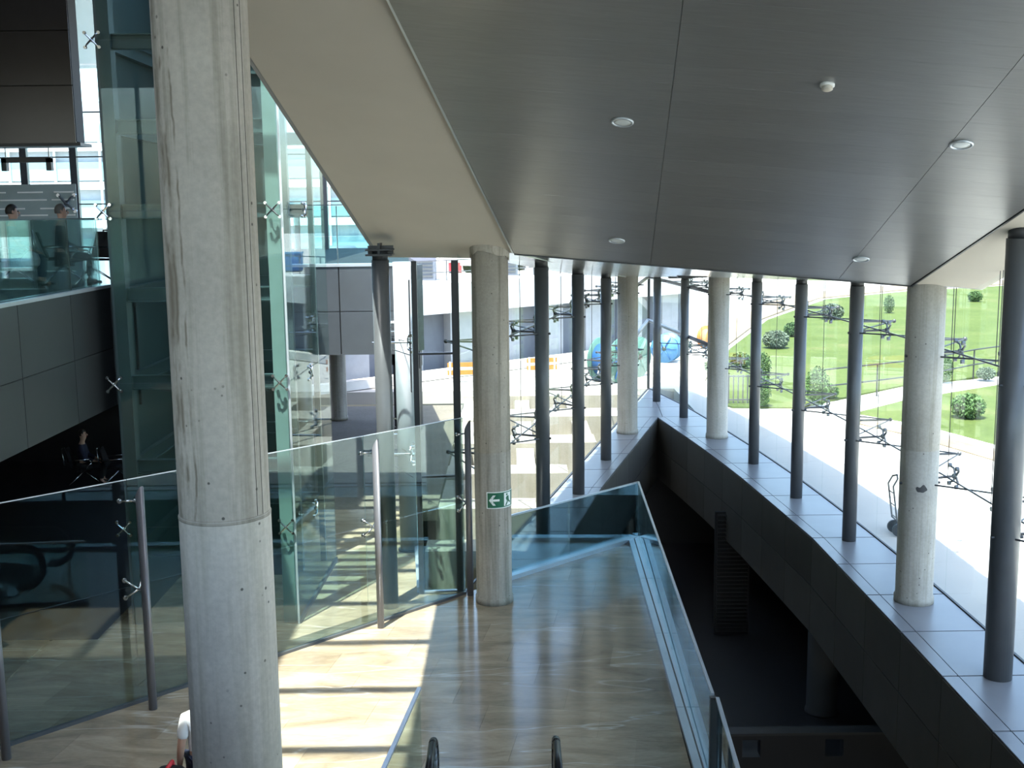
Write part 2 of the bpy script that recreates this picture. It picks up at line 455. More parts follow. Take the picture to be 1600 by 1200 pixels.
# dark trim at the foot and right edge of the metal field
MB().bar((0.06, 18.33, zc(0.06, 18.33) - 0.02), (6.37, 17.92, zc(6.37, 17.92) - 0.02), 0.03, 0.05).build('edge_trim', 'steel_dark', ce)
MB().bar((6.345, 5.6, zc(6.345, 5.6) - 0.02), (6.345, 17.9, zc(6.345, 17.9) - 0.02), 0.03, 0.05).build('edge_trim', 'steel_dark', ce)
MB().bar((edge_l(5.6) - .02, 5.6, zc(edge_l(5.6), 5.6) - 0.015), (edge_l(18.3) - .02, 18.3, zc(0.06, 18.3) - 0.015), 0.025, 0.03).build('edge_trim', 'aluminium', ce)

# --- far soffit triangle between the two glass walls
so = MB()
ysl = [18.3, 22, 25.6, 29.2, 32.9, 37, 41.2]
rowsv = []
for i, yv in enumerate(ysl):
    L, Rr = g_left(yv) - 0.25, g_right(yv) + 0.25
    if i == 0: rowv = [(-0.80, 18.75), (0.06, 18.36), (3.0, ab_y(3) + 0.02), (6.35, 17.92), (7.45, 17.85)]
    else:
        rowv = [(lerp(L, Rr, t), yv) for t in (0, 0.12, 0.5, 0.88, 1)]
    rowsv.append(rowv)
def szz(x, y, i):
    if i == 0: return zc(x, y) - 0.0
    return soffit_z(x, y)
for dz in (0, 0.5):
    for i, rowv in enumerate(rowsv):
        for (x, yv) in rowv: so.v.append((x, yv, szz(x, yv, i) + dz))
n = 5; nr = len(rowsv); N = n * nr
for i in range(nr - 1):
    for j in range(n - 1):
        a = i * n + j
        so.f.append((a, a + n, a + n + 1, a + 1)); so.f.append((N + a, N + a + 1, N + a + n + 1, N + a + n))
for i in range(nr - 1):
    so.f.append((i * n, N + i * n, N + (i + 1) * n, (i + 1) * n)); so.f.append((i * n + n - 1, (i + 1) * n + n - 1, N + (i + 1) * n + n - 1, N + i * n + n - 1))
so.f.append(tuple(range(n)) + tuple(range(N + n - 1, N - 1, -1))); so.f.append(tuple(range((nr - 1) * n + n - 1, (nr - 1) * n - 1, -1)) + tuple(range(N + (nr - 1) * n, N + nr * n)))
sof = so.build('ceiling', 'soffit_metal')
tag(sof, 'pale pointed soffit running to the far tip of the glass walls', 'ceiling', kind='structure')
for yv, xv in ((27.5, 4.4), (30.5, 4.6)):
    MB().box(xv - 0.35, xv + 0.35, yv - 0.12, yv + 0.12, soffit_z(xv, yv) - 0.03, soffit_z(xv, yv) + 0.02).build('slot', 'steel_dark', sof)

MB().bar((0.1, 18.5, zs_left(18.5) - .03), (3.3, 32.5, zs_left(32.5) - .03), 0.03, 0.02).build('edge_trim', 'aluminium', sof)
# --- sills of pale panels
def sill(name, label, outer, inner, ys_, reverse):
    poly = [(outer(q), q) for q in ys_] + [(inner(q), q) for q in reversed([q for q in ys_ if q <= 35.32])]
    if reverse: poly = poly[::-1]
    if area(poly) < 0: poly = poly[::-1]
    o = MB().prism(poly, -0.5, -0.02).build(name, 'joint_dark')
    tag(o, label, 'sill', kind='structure')
    return o
ysr = [4 + 0.85 * k for k in range(44)] + [41.2]
sr = sill('trim_1', 'pale grey sill along the right glass wall beside the lawn', lambda q: g_right(q) + 0.06, sill_in, ysr, False)
NODE_R = [18.42 + 1.7 * k for k in range(-8, 14)]
def panel4(parent, p, mat='sill_panel', z0=-0.02, z1=0.0, g=0.014):
    cx = sum(q[0] for q in p) / 4; cy = sum(q[1] for q in p) / 4
    P = []
    for (x, y) in p:
        d = math.hypot(x - cx, y - cy); P.append((x - (x - cx) / d * g * 1.4, y - (y - cy) / d * g * 1.4))
    if area(P) < 0: P = P[::-1]
    MB().prism(P, z0, z1).build('panel', mat, parent)
for a, bb in zip(NODE_R[:-1], NODE_R[1:]):
    if a > 35.0: break
    bb = min(bb, 35.4)
    A0, A1 = sill_in(a), sill_in(bb)
    panel4(sr, [(A0, a), (A0 + 0.22, a), (A1 + 0.22, bb), (A1, bb)])
    panel4(sr, [(A0 + 0.22, a), (g_right(a) - 0.03, a), (g_right(bb) - 0.03, bb), (A1 + 0.22, bb)])
ysl2 = [20.0 + 0.8 * k for k in range(27)] + [41.2]
sl = sill('trim_2', 'pale grey sill along the left glass wall above the concrete pits', lambda q: g_left(q) - 0.06, left_in, ysl2, True)
NODE_L = [18.75 + 1.868 * k for k in range(0, 13)]
for a, bb in zip(NODE_L[:-1], NODE_L[1:]):
    a = max(a, 20.05)
    if a > 35.0 or bb <= a: continue
    bb = min(bb, 35.4)
    A0, A1 = left_in(a), left_in(bb)
    panel4(sl, [(A0, a), (A0 - 0.22, a), (A1 - 0.22, bb), (A1, bb)])
    panel4(sl, [(A0 - 0.22, a), (g_left(a) + 0.03, a), (g_left(bb) + 0.03, bb), (A1 - 0.22, bb)])
# near the tip both sills meet: three cross panels
for a, bb in ((35.4, 37.2), (37.2, 39.0), (39.0, 40.9)):
    mid0, mid1 = (g_left(a) + g_right(a)) / 2, (g_left(bb) + g_right(bb)) / 2
    panel4(sl, [(g_left(a) + .03, a), (mid0, a), (mid1, bb), (g_left(bb) + .03, bb)])
    panel4(sr, [(mid0, a), (g_right(a) - .03, a), (g_right(bb) - .03, bb), (mid1, bb)])

# --- dark panelled walls of the void
def void_wall(name, label, fn, ys_, side):
    o = MB()
    pts = [(fn(q), q) for q in ys_]
    for (x0, a), (x1, bb) in zip(pts[:-1], pts[1:]):
        o.hexa([(x0, a, -1.95), (x0 + side * 0.25, a, -1.95), (x1 + side * 0.25, bb, -1.95), (x1, bb, -1.95), (x0, a, -0.02), (x0 + side * 0.25, a, -0.02), (x1 + side * 0.25, bb, -0.02), (x1, bb, -0.02)])
    o = o.build(name, 'joint_dark')
    tag(o, label, 'wall', kind='structure')
    for (x0, a), (x1, bb) in zip(pts[:-1], pts[1:]):
        for z0, z1 in ((-0.98, -0.03), (-1.95, -1.0)):
            g = 0.008; e = -side * 0.012
            d = Vector((x1 - x0, bb - a)).normalized() * g
            MB().hexa([(x0 + d.x + e, a + d.y, z0), (x0 + d.x, a + d.y, z0), (x1 - d.x, bb - d.y, z0), (x1 - d.x + e, bb - d.y, z0),
                       (x0 + d.x + e, a + d.y, z1), (x0 + d.x, a + d.y, z1), (x1 - d.x, bb - d.y, z1), (x1 - d.x + e, bb - d.y, z1)]).build('panel', 'black_panel', o)
void_wall('wall_right', 'black panelled wall of the void below the right sill', sill_in, [q for q in NODE_R if 4 < q < 35] + [35.3], 1)
void_wall('wall_left', 'black panelled wall of the void below the left sill', left_in, [20.3] + [q for q in NODE_L if 21 < q < 35] + [35.3], -1)

# --- lower level seen through the void
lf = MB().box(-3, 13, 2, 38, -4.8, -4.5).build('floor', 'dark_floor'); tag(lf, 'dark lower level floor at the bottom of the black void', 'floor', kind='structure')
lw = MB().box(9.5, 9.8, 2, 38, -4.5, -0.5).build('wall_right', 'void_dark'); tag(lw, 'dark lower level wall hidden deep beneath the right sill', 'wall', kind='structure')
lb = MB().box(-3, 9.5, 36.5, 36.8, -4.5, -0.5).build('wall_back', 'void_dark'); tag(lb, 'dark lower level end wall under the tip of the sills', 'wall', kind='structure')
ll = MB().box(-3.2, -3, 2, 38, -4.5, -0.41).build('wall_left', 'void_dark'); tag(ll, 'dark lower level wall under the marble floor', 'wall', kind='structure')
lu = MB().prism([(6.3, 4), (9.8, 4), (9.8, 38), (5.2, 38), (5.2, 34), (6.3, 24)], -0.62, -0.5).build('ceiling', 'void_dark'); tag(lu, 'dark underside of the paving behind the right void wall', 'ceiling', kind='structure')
# louvred panel, column, low wall with openings
lv = thing('louvre_panel', (5.6, 28.2, -4.5), 'tall black ribbed louvre panel standing in the dark void', 'louvre')
MB().box(5.2, 6.1, 28.25, 28.35, -4.5, -1.2).build('frame', 'void_dark', lv)
for k in range(30):
    z = -4.4 + k * 0.107
    MB().hexa([(5.25, 28.17, z), (6.05, 28.17, z), (6.05, 28.25, z + 0.05), (5.25, 28.25, z + 0.05), (5.25, 28.17, z + 0.012), (6.05, 28.17, z + 0.012), (6.05, 28.25, z + 0.062), (5.25, 28.25, z + 0.062)]).build('slat', 'louvre_black', lv)
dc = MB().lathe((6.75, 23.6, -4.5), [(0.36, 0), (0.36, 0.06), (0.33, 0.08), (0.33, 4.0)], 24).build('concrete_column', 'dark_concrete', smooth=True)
tag(dc, 'round column standing in darkness on the lower level', 'column')
hw = thing('low_wall', (5.4, 20.5, -4.5), 'low dark wall with two square openings at the void bottom', 'wall')
x0 = 3.2
body = MB().box(3.2, 9.0, 20.45, 20.7, -4.5, -3.95).box(3.2, 9.0, 20.45, 20.7, -3.6, -3.5)
for a, bb in ((3.2, 4.35), (4.7, 5.95), (6.3, 9.0)): body.box(a, bb, 20.45, 20.7, -3.95, -3.6)
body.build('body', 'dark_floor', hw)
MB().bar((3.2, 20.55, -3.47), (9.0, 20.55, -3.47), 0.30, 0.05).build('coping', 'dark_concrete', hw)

# --- building envelope out of view
def shell(name, mb, mat, label, cat): return tag(mb.build(name, mat), label, cat, kind='structure')
shell('wall_back', MB().box(-24, 7.4, -9.3, -9, 0, 5.4), 'plaster_grey', 'grey end wall of the hall behind the viewpoint', 'wall')
wb0 = thing('fill_window', (-4, -9.15, 5.4), 'tall added window wall behind the viewpoint letting in fill daylight', 'window', kind='structure')  # glazing added out of view to light the near column and ceiling
for k in range(12):
    xa = -16 + k * 1.95
    MB().bar((xa, -9.15, 5.4), (xa, -9.15, 13.9), 0.12, 0.2).build('mullion', 'steel_paint', wb0)
    for za, zb in ((5.42, 8.2), (8.26, 11.1), (11.16, 13.9)):
        MB().slab((xa + .08, -9.15), (xa + 1.87, -9.15), za, zb, za, zb, 0.014).build('pane', 'glass_clear', wb0)
shell('floor', MB().box(-16, 5.9, -9, 1.2, 4.5, 4.9), 'marble', 'upper landing floor at the head of the escalator', 'floor')
shell('wall_right', MB().box(7.2, 7.45, -9, 4.6, -0.5, 13.2), 'plaster_grey', 'grey side wall of the hall before the right glass', 'wall')
shell('ceiling', MB().box(-24, -5.45, -9, 38, 11.3, 11.7), 'lounge_dark', 'dark roof slab over the upper waiting lounge', 'ceiling')
shell('ceiling', MB().box(-5.45, -2.0, -9, 7.2, 11.32, 11.68), 'plaster_grey', 'opaque roof strip behind the skylight beams', 'ceiling')
wl = MB()
for a, bb in zip([-9, 0, 8, 14], [0, 8, 14, 19.3]):
    wl.hexa([(edge_L(a), a, zc(edge_L(a), a)), (edge_L(a) + .12, a, zc(edge_L(a), a)), (edge_L(bb) + .12, bb, zc(edge_L(bb), bb)), (edge_L(bb), bb, zc(edge_L(bb), bb)),
             (edge_L(a), a, 14.9 if a < -5 else 11.3), (edge_L(a) + .12, a, 14.9 if a < -5 else 11.3), (edge_L(bb) + .12, bb, 11.3), (edge_L(bb), bb, 11.3)])
shell('wall_left', wl, 'plaster_grey', 'upright wall rising from the free edge of the plaster ceiling', 'wall')
# skylight: beams and panes over the atrium slot
sk = thing('window_5', (-3.8, 13, 11.3), 'glazed skylight with cross beams over the lift atrium', 'skylight', kind='structure')
SB = [7.3, 9.05, 10.8, 12.55, 14.3, 16.05, 17.8, 19.55, 21.3, 23.05]
for q in SB: MB().box(-5.45, -2.2, q - 0.07, q + 0.07, 11.3, 11.5).build('beam', 'steel_paint', sk)
for a, bb in zip(SB[:-1], SB[1:]): MB().box(-5.45, -2.2, a + 0.03, bb - 0.03, 11.52, 11.54).build('pane', 'glass_clear', sk)

# ================================================================== GLASS WALLS
def spider_mesh():
    mb = MB()
    mb.ball((0, 0, 0), 0.045, 8, 6)
    for sx in (-1, 1):
        for sz in (-1, 1):
            e = (sx * 0.14, 0.03, sz * 0.14)
            mb.cyl((0, -0.02, 0), (sx * 0.10, -0.03, sz * 0.10), 0.022, 0.016, 6)
            mb.cyl((sx * 0.10, -0.03, sz * 0.10), e, 0.016, 0.014, 6)
            mb.cyl((e[0], -0.005, e[2]), (e[0], 0.04, e[2]), 0.034, 0.034, 8)
    return mb
SPIDER = {}
def spider(parent, p, ang, mat='spider_steel', s=1.1):
    if mat not in SPIDER:
        o = spider_mesh().build('spider_fitting', mat, origin=(0, 0, 0)); SPIDER[mat] = o.data
        bpy.data.objects.remove(o)
    o = bpy.data.objects.new('spider_fitting', SPIDER[mat]); COL.objects.link(o)
    o.parent = parent; o.location = Vector(p) - ORG[parent]; o.rotation_euler = (0, 0, ang); o.scale = (s, s, s)
    return o
ZR = (2.05, 4.15)
def glazed_wall(name, label, gx, nodes, topz, inward, ymin_detail, ang_out):
    w = thing(name, (gx(22), 22, 0), label, 'glass wall', kind='structure')
    for i, (a, bb) in enumerate(zip(nodes[:-1], nodes[1:])):
        pa, pb = (gx(a), a), (gx(bb), bb)
        d = Vector((pb[0] - pa[0], pb[1] - pa[1])).normalized() * 0.006
        A = (pa[0] + d.x, pa[1] + d.y); B = (pb[0] - d.x, pb[1] - d.y)
        ta, tb = topz(*pa) - 0.0, topz(*pb) - 0.0
        MB().slab(A, B, 0.0, ZR[0] - 0.006, 0.0, ZR[0] - 0.006, 0.014).build('pane', 'glass_clear', w)
        if bb < ymin_detail - 6:
            MB().slab(A, B, ZR[0] + 0.006, ta, ZR[0] + 0.006, tb, 0.014).build('pane', 'glass_clear', w)
            continue
        MB().slab(A, B, ZR[0] + 0.006, ZR[1] - 0.006, ZR[0] + 0.006, ZR[1] - 0.006, 0.014).build('pane', 'glass_clear', w)
        MB().slab(A, B, ZR[1] + 0.006, ta, ZR[1] + 0.006, tb, 0.014).build('pane', 'glass_clear', w)
        # base channel
        MB().slab(pa, pb, -0.01, 0.014, -0.01, 0.014, 0.035).build('base_channel', 'steel_dark', w)
    return w
def rtop(x, y):
    return zc(x, y) + 0.02 if y < 18 else soffit_z(x, y) + 0.03
wr = glazed_wall('window_1', 'tall frameless right glass wall with rod trusses facing the lawn', g_right, NODE_R + [41.2], rtop, -1, 11, 1)
wlft = glazed_wall('window_2', 'tall frameless left glass wall with rod trusses facing the pits', g_left, NODE_L + [41.2], lambda x, y: soffit_z(x, y) + 0.03, 1, 11, -1)
COLS_R = [(6.73, 11.5), (6.73, 14.97), (6.67, 18.12), (6.63, 21.63), (6.44, 25.04), (6.22, 28.57), (5.90, 32.04), (5.43, 35.26), (4.97, 38.37)]
COLS_L = [(-0.34, 18.38), (0.60, 22.16), (1.52, 25.64), (2.46, 29.24), (3.40, 32.87)]
def truss(w, gx, nodes, cols, sgn, ylo, yhi, topz):
    nd = [q for q in nodes if ylo <= q <= yhi]
    crad = {}
    for z in ZR:
        for i, q in enumerate(nd):
            d = Vector((gx(q + .1) - gx(q - .1), 0.2)).normalized()
            nrm = Vector((-d.y, d.x)) * (1 if sgn < 0 else -1)      # inward normal: -x side for the right wall
            inn = Vector((gx(q), q)) + nrm * 0.06
            ang = math.atan2(d.y, d.x) + (0 if sgn > 0 else PI)
            spider(w, (inn.x, inn.y, z), math.atan2(nrm.y, nrm.x) + PI / 2)
            # nearest column: clamp arm, otherwise free strut with bowed cables
            cd = min(cols, key=lambda c: abs(c[1] - q))
            if abs(cd[1] - q) < 0.75:
                MB().cyl((inn.x, inn.y, z), (cd[0] - nrm.x * 0.13, cd[1] - nrm.y * 0.13, z), 0.022, n=6).build('strut', 'cable', w)
            else:
                nn = Vector((gx(q), q)) + nrm * 0.86
                st = MB().cyl((inn.x, inn.y, z), (nn.x, nn.y, z), 0.022, n=6).ball((nn.x, nn.y, z), 0.042, 8, 6).build('strut', 'cable', w)
                below = [c for c in cols if c[1] <= q]; above = [c for c in cols if c[1] > q]
                for c in (below[-1:] + above[:1]):
                    MB().cyl((nn.x, nn.y, z), (c[0] - nrm.x * 0.1, c[1], z - 0.02), 0.015, n=5).build('cable', 'cable', w)
        for a, bb in zip(nd[:-1], nd[1:]):
            MB().cyl((gx(a) - sgn * 0.09, a, z), (gx(bb) - sgn * 0.09, bb, z), 0.016, n=5).build('cable', 'cable', w)
    for q in nd:
        x = gx(q) - sgn * 0.07
        MB().cyl((x, q - 0.05, ZR[0]), (x, q - 0.05, topz(x, q) - .02), 0.007, n=5).cyl((x, q + 0.05, ZR[1]), (x, q + 0.05, topz(x, q) - .02), 0.007, n=5).build('hanger_rod', 'cable', w)
truss(wr, g_right, NODE_R, COLS_R, 1, 11.5, 38.8, rtop)
truss(wlft, g_left, NODE_L, COLS_L + [(4.2, 36.5)], -1, 20.0, 37.5, lambda x, y: soffit_z(x, y))
# clamps on the columns
for (c, w, sg) in [(c, wr, 1) for c in COLS_R[1:7]] + [(c, wlft, -1) for c in COLS_L[1:]]:
    rr_ = 0.30 if c in ((6.67, 18.12), (5.90, 32.04), (3.40, 32.87)) else (0.19 if c[1] == 14.97 else 0.14)
    for z in ZR:
        MB().cyl((c[0] - rr_ - 0.03, c[1] - 0.05, z - 0.02), (c[0] + rr_ + 0.03, c[1] - 0.05, z - 0.02), 0.022, n=8).build('clamp', 'steel_dark', w)
# tip mullion and bracing pipes
MB().bar((5.03, 41.22, 0), (5.03, 41.22, 4.2), 0.09).build('tip_mullion', 'steel_dark', wr)
for z in (2.55, 4.12):
    MB().cyl((5.0, 41.1, z), (5.9, 32.35, z), 0.06, n=12).build('brace_pipe', 'post_paint', wr, smooth=True)
    MB().cyl((5.0, 41.1, z), (3.42, 33.17, z), 0.06, n=12).build('brace_pipe', 'post_paint', wlft, smooth=True)

# glass bay beside the middle column: two dark mullions and three panes
bay = thing('window_3', (-1.25, 18.8, 0), 'narrow glass bay between dark mullions left of the middle column', 'glass wall', kind='structure')
MB().bar((-1.60, 18.78, 0), (-1.60, 18.78, 5.72), 0.085, 0.12).build('mullion', 'steel_dark', bay)
MB().bar((-0.93, 18.84, 0), (-0.93, 18.84, 5.72), 0.12, 0.14).build('mullion', 'steel_dark', bay)
for z0, z1 in ((0.05, 2.03), (2.09, 4.14), (4.2, 5.70)):
    MB().slab((-1.57, 18.78), (-0.97, 18.84), z0, z1, z0, z1, 0.014).build('pane', 'glass_green' if z1 < 2.1 else 'glass_clear', bay)
for z in (0.02, 2.06, 4.17):
    MB().bar((-1.57, 18.78, z), (-0.97, 18.84, z), 0.05, 0.035).build('transom', 'steel_dark' if z > 1 else 'aluminium', bay)
# glass side wall running from the bay to the grey walkway box
sw = thing('window_4', (-1.9, 21.6, 0), 'glass side wall from the narrow bay to the grey raised walkway', 'glass wall', kind='structure')
NS = [18.82, 20.7, 22.6, 24.4]
def g_side(y): return -1.63 - (y - 18.82) * 0.10
for a, bb in zip(NS[:-1], NS[1:]):
    for z0, z1 in ((0.03, 2.04), (2.06, 4.14), (4.16, 5.4)):
        MB().slab((g_side(a), a + .006), (g_side(bb), bb - .006), z0, z1, z0, z1, 0.014).build('pane', 'glass_clear', sw)
    MB().slab((g_side(a), a), (g_side(bb), bb), 0, 0.1, 0, 0.1, 0.12).build('base_channel', 'aluminium', sw)
for q in NS[1:]:
    for z in ZR:
        spider(sw, (g_side(q) - 0.06, q, z), R(-90) + 0.1, 'chrome')
        MB().cyl((g_side(q) - 0.06, q, z), (g_side(q) - 0.75, q, z), 0.018, n=6).build('strut', 'chrome', sw)
for z in ZR:
    for a, bb in zip(NS[:-1], NS[1:]):
        m_ = (a + bb) / 2
        MB().cyl((g_side(a) - .08, a, z), (g_side(bb) - .75, bb, z), 0.008, n=5).build('cable', 'cable', sw)
MB().cyl((-1.7, 18.9, 5.4), (-2.2, 24.3, 0.2), 0.012, n=5).build('cable', 'cable', sw)

# ================================================================== COLUMNS
def concrete_col(x, y, r, ztop, label, mat='concrete', z0=0.0, joint=None, rim=True):
    prof = [(r + 0.02, z0), (r + 0.02, z0 + 0.10), (r, z0 + 0.12)]
    if joint: prof += [(r + 0.004, joint - 0.012), (r - 0.006, joint), (r + 0.004, joint + 0.012)]
    t = thing('concrete_column', (x, y, z0), label, 'column', 'round concrete columns')
    MB().lathe((x, y, 0), prof + [(r, ztop)], 40).build('shaft', mat, t, smooth=True)
    return t
c_near = thing('concrete_column', (-1.865, 7.1, 0), 'thick stained concrete column in the left foreground', 'column', 'round concrete columns')
MB().lathe((-1.865, 7.1, 0), [(0.291, 0), (0.291, 4.60), (0.287, 4.615)], 48).build('lower_shaft', 'concrete_lower', c_near, smooth=True, label='paler smoother lower length of the column')
MB().lathe((-1.865, 7.1, 0), [(0.283, 4.585), (0.293, 4.59), (0.294, 4.605), (0.288, 4.61), (0.286, 4.63)], 48).build('pour_joint', 'concrete', c_near, smooth=True)
upsh = MB().lathe((-1.865, 7.1, 0), [(0.287, 4.615), (0.287, 4.62), (0.287, zc(-1.865, 7.1) + 0.15)], 48).build('upper_shaft', 'concrete_stained', c_near, smooth=True)
for dx in (0.268, 0.245):
    a = math.acos(dx / 0.287)
    MB().cyl((-1.865 + dx, 7.1 - 0.287 * math.sin(a) - 0.001, 4.62), (-1.865 + dx, 7.1 - 0.287 * math.sin(a) - .001, 9.5), 0.0016, n=5).build('form_seam', 'joint_dark', upsh)
def rough_rim(parent, x, y, r, z):
    mb = MB(); n = 40
    top = []; P = []
    rnd = random.Random(int(x * 100))
    for i in range(n):
        q = 2 * PI * i / n
        rr = r + 0.012 + rnd.random() * 0.015
        P.append((x + rr * math.cos(q), y + rr * math.sin(q), zc(x + rr * math.cos(q), y + rr * math.sin(q)) - 0.06 - rnd.random() * 0.09))
    for i in range(n):
        q = 2 * PI * i / n
        P.append((x + (r + .025) * math.cos(q), y + (r + .025) * math.sin(q), zc(x + r * math.cos(q), y + r * math.sin(q)) + 0.01))
    mb.add(P, [(i, (i + 1) % n, n + (i + 1) % n, n + i) for i in range(n)] + [tuple(range(n - 1, -1, -1)), tuple(range(n, 2 * n))])
    mb.build('rough_collar', 'concrete', parent)
c_mid = concrete_col(-0.34, 18.38, 0.30, 5.97, 'concrete column carrying the green exit sign', joint=2.6)
rough_rim(c_mid, -0.34, 18.38, 0.30, 5.8)
c_right = concrete_col(6.67, 18.12, 0.30, 5.36, 'largest concrete column on the right sill, with a dark scuff', 'concrete_pale', joint=2.6)
P = []; nn_ = 12
for rad in (0.3006, 0.3035):
    for i in range(nn_ + 1):
        t_ = -1 + 2 * i / nn_; th = -PI / 2 - 0.18 + 0.30 * t_
        hh = 0.055 * math.sqrt(max(0.02, 1 - t_ * t_)) * (1 + 0.25 * math.sin(5 * t_))
        for sg_ in (-1, 1): P.append((6.67 + rad * math.cos(th), 18.12 + rad * math.sin(th), 1.98 + 0.012 * math.sin(4 * t_) + sg_ * hh))
m2 = 2 * (nn_ + 1)
Fs = []
for i in range(nn_):
    a_ = 2 * i
    Fs += [(a_, a_ + 1, a_ + 3, a_ + 2), (m2 + a_, m2 + a_ + 2, m2 + a_ + 3, m2 + a_ + 1), (a_, a_ + 2, m2 + a_ + 2, m2 + a_), (a_ + 1, m2 + a_ + 1, m2 + a_ + 3, a_ + 3)]
MB().add(P, Fs).build('scuff', 'dark_concrete', c_right, label='dark oval scuff on the concrete')
concrete_col(3.40, 32.87, 0.30, soffit_z(3.4, 32.87) + 0.1, 'far concrete column on the left sill near the tip', 'concrete_pale')
concrete_col(5.90, 32.04, 0.30, soffit_z(5.9, 32.04) + 0.1, 'far concrete column on the right sill near the tip', 'concrete_pale')
def steel_col(x, y, r, ztop, label, z0=0.0, group='round steel columns'):
    t = thing('steel_column', (x, y, z0), label, 'column', group)
    MB().lathe((x, y, 0), [(r, z0), (r, ztop - 0.09)], 28).build('shaft', 'steel_paint', t, smooth=True)
    MB().lathe((x, y, 0), [(r * 0.9, ztop - 0.09), (r * 0.9, ztop + 0.06)], 24).build('collar', 'steel_dark', t, smooth=True)
    return t
ordn = ['first', 'second', 'third']
for i, (x, y) in enumerate(COLS_L[1:4]):
    steel_col(x, y, 0.142, soffit_z(x, y), 'dark steel column on the left sill, %s behind the exit sign column' % ordn[i])
RL = ['thick dark steel column nearest the right picture edge', None,
      'steel column on the right sill just behind its largest concrete column',
      'steel column on the right sill, middle one of the three between concrete columns',
      'steel column on the right sill just before the far concrete column', None,
      'slim steel column on the right sill just beyond the far concrete column', 'slim steel column standing closest to the tip of the sills']
for i, (x, y) in enumerate(COLS_R[1:]):
    if RL[i] is None: continue
    steel_col(x, y, 0.19 if i == 0 else 0.135, (zc(x, y) if y < 18 else soffit_z(x, y)), RL[i])
tc = steel_col(-2.08, 18.12, 0.14, 5.86, 'grey steel column with flanged cap behind the tall glass screen')
for z in (5.84, 5.92):
    MB().box(-2.29, -1.87, 17.92, 18.32, z, z + 0.03).build('cap_plate', 'steel_dark', tc)
MB().box(-2.1, -2.06, 17.95, 18.29, 5.87, 6.04).build('gusset', 'steel_dark', tc)
MB().box(-2.27, -1.865, 18.1, 18.14, 5.87, 6.0).build('gusset', 'steel_dark', tc)

# exit sign wrapped on the middle column
sg = thing('exit_sign', (-0.34, 18.08, 1.82), 'green exit sign with white arrow curved around a concrete column', 'sign')
def wrap(parent, name, mat, s0, s1, z0, z1, r, n=10, t=0.004):
    """curved plate on the column; s = arc length from the sign's left edge"""
    base = -PI / 2 - R(18) - 0.02
    mb = MB(); P = []
    for rad in (r, r + t):
        for i in range(n + 1):
            q = base + lerp(s0, s1, i / n) / 0.305
            for z in (z0, z1): P.append((-0.34 + rad * math.cos(q), 18.38 + rad * math.sin(q), z))
    m_ = 2 * (n + 1)
    Fc = []
    for i in range(n):
        a = 2 * i
        Fc += [(a, a + 1, a + 3, a + 2), (m_ + a, m_ + a + 2, m_ + a + 3, m_ + a + 1), (a, a + 2, m_ + a + 2, m_ + a), (a + 1, m_ + a + 1, m_ + a + 3, a + 3)]
    Fc += [(0, m_, m_ + 1, 1), (2 * n, 2 * n + 1, m_ + 2 * n + 1, m_ + 2 * n)]
    return mb.add(P, Fc).build(name, mat, parent)
def wrap_poly(parent, name, mat, poly, r, t=0.003):
    base = -PI / 2 - R(18) - 0.02
    P = []
    for rad in (r, r + t):
        for s, z in poly:
            q = base + s / 0.305
            P.append((-0.34 + rad * math.cos(q), 18.38 + rad * math.sin(q), z))
    n = len(poly)
    return MB().add(P, [tuple(range(n - 1, -1, -1)), tuple(range(n, 2 * n))] + [(i, (i + 1) % n, n + (i + 1) % n, n + i) for i in range(n)]).build(name, mat, parent)
Z0, Z1 = 1.675, 1.955
spl = wrap(sg, 'plate', 'sign_green', 0, 0.56, Z0, Z1, 0.303, 18)
wrap(spl, 'border', 'sign_white', 0, 0.56, Z1 - 0.014, Z1, 0.307, 18, 0.003); wrap(spl, 'border', 'sign_white', 0, 0.56, Z0, Z0 + 0.014, 0.307, 18, 0.003)
wrap(spl, 'border', 'sign_white', 0, 0.014, Z0, Z1, 0.307, 2, 0.003); wrap(spl, 'border', 'sign_white', 0.546, 0.56, Z0, Z1, 0.307, 2, 0.003)
zc_ = (Z0 + Z1) / 2
wrap(spl, 'arrow', 'sign_white', 0.065, 0.215, zc_ - 0.018, zc_ + 0.018, 0.307, 8, 0.003)
wrap_poly(spl, 'arrow_barb', 'sign_white', [(0.04, zc_), (0.105, zc_ + 0.085), (0.15, zc_ + 0.085), (0.085, zc_)], 0.3075)
wrap_poly(spl, 'arrow_barb', 'sign_white', [(0.04, zc_), (0.085, zc_), (0.15, zc_ - 0.085), (0.105, zc_ - 0.085)], 0.3075)
# running figure in a doorway
sdo = wrap(sg, 'doorway', 'sign_white', 0.30, 0.47, Z0 + 0.03, Z1 - 0.03, 0.307, 6, 0.002)
wrap_poly(sdo, 'running_figure', 'sign_green', [(0.345, zc_ + 0.065), (0.375, zc_ + 0.065), (0.375, zc_ + 0.095), (0.345, zc_ + 0.095)], 0.3095)
wrap_poly(sdo, 'running_figure', 'sign_green', [(0.335, zc_ + 0.02), (0.36, zc_ - 0.03), (0.41, zc_ - 0.02), (0.40, zc_ + 0.055), (0.36, zc_ + 0.055)], 0.3095)
wrap_poly(sdo, 'running_figure', 'sign_green', [(0.365, zc_ - 0.03), (0.32, zc_ - 0.10), (0.345, zc_ - 0.105), (0.39, zc_ - 0.03)], 0.3095)
wrap_poly(sdo, 'running_figure', 'sign_green', [(0.38, zc_ - 0.025), (0.42, zc_ - 0.065), (0.455, zc_ - 0.06), (0.41, zc_ - 0.015)], 0.3095)

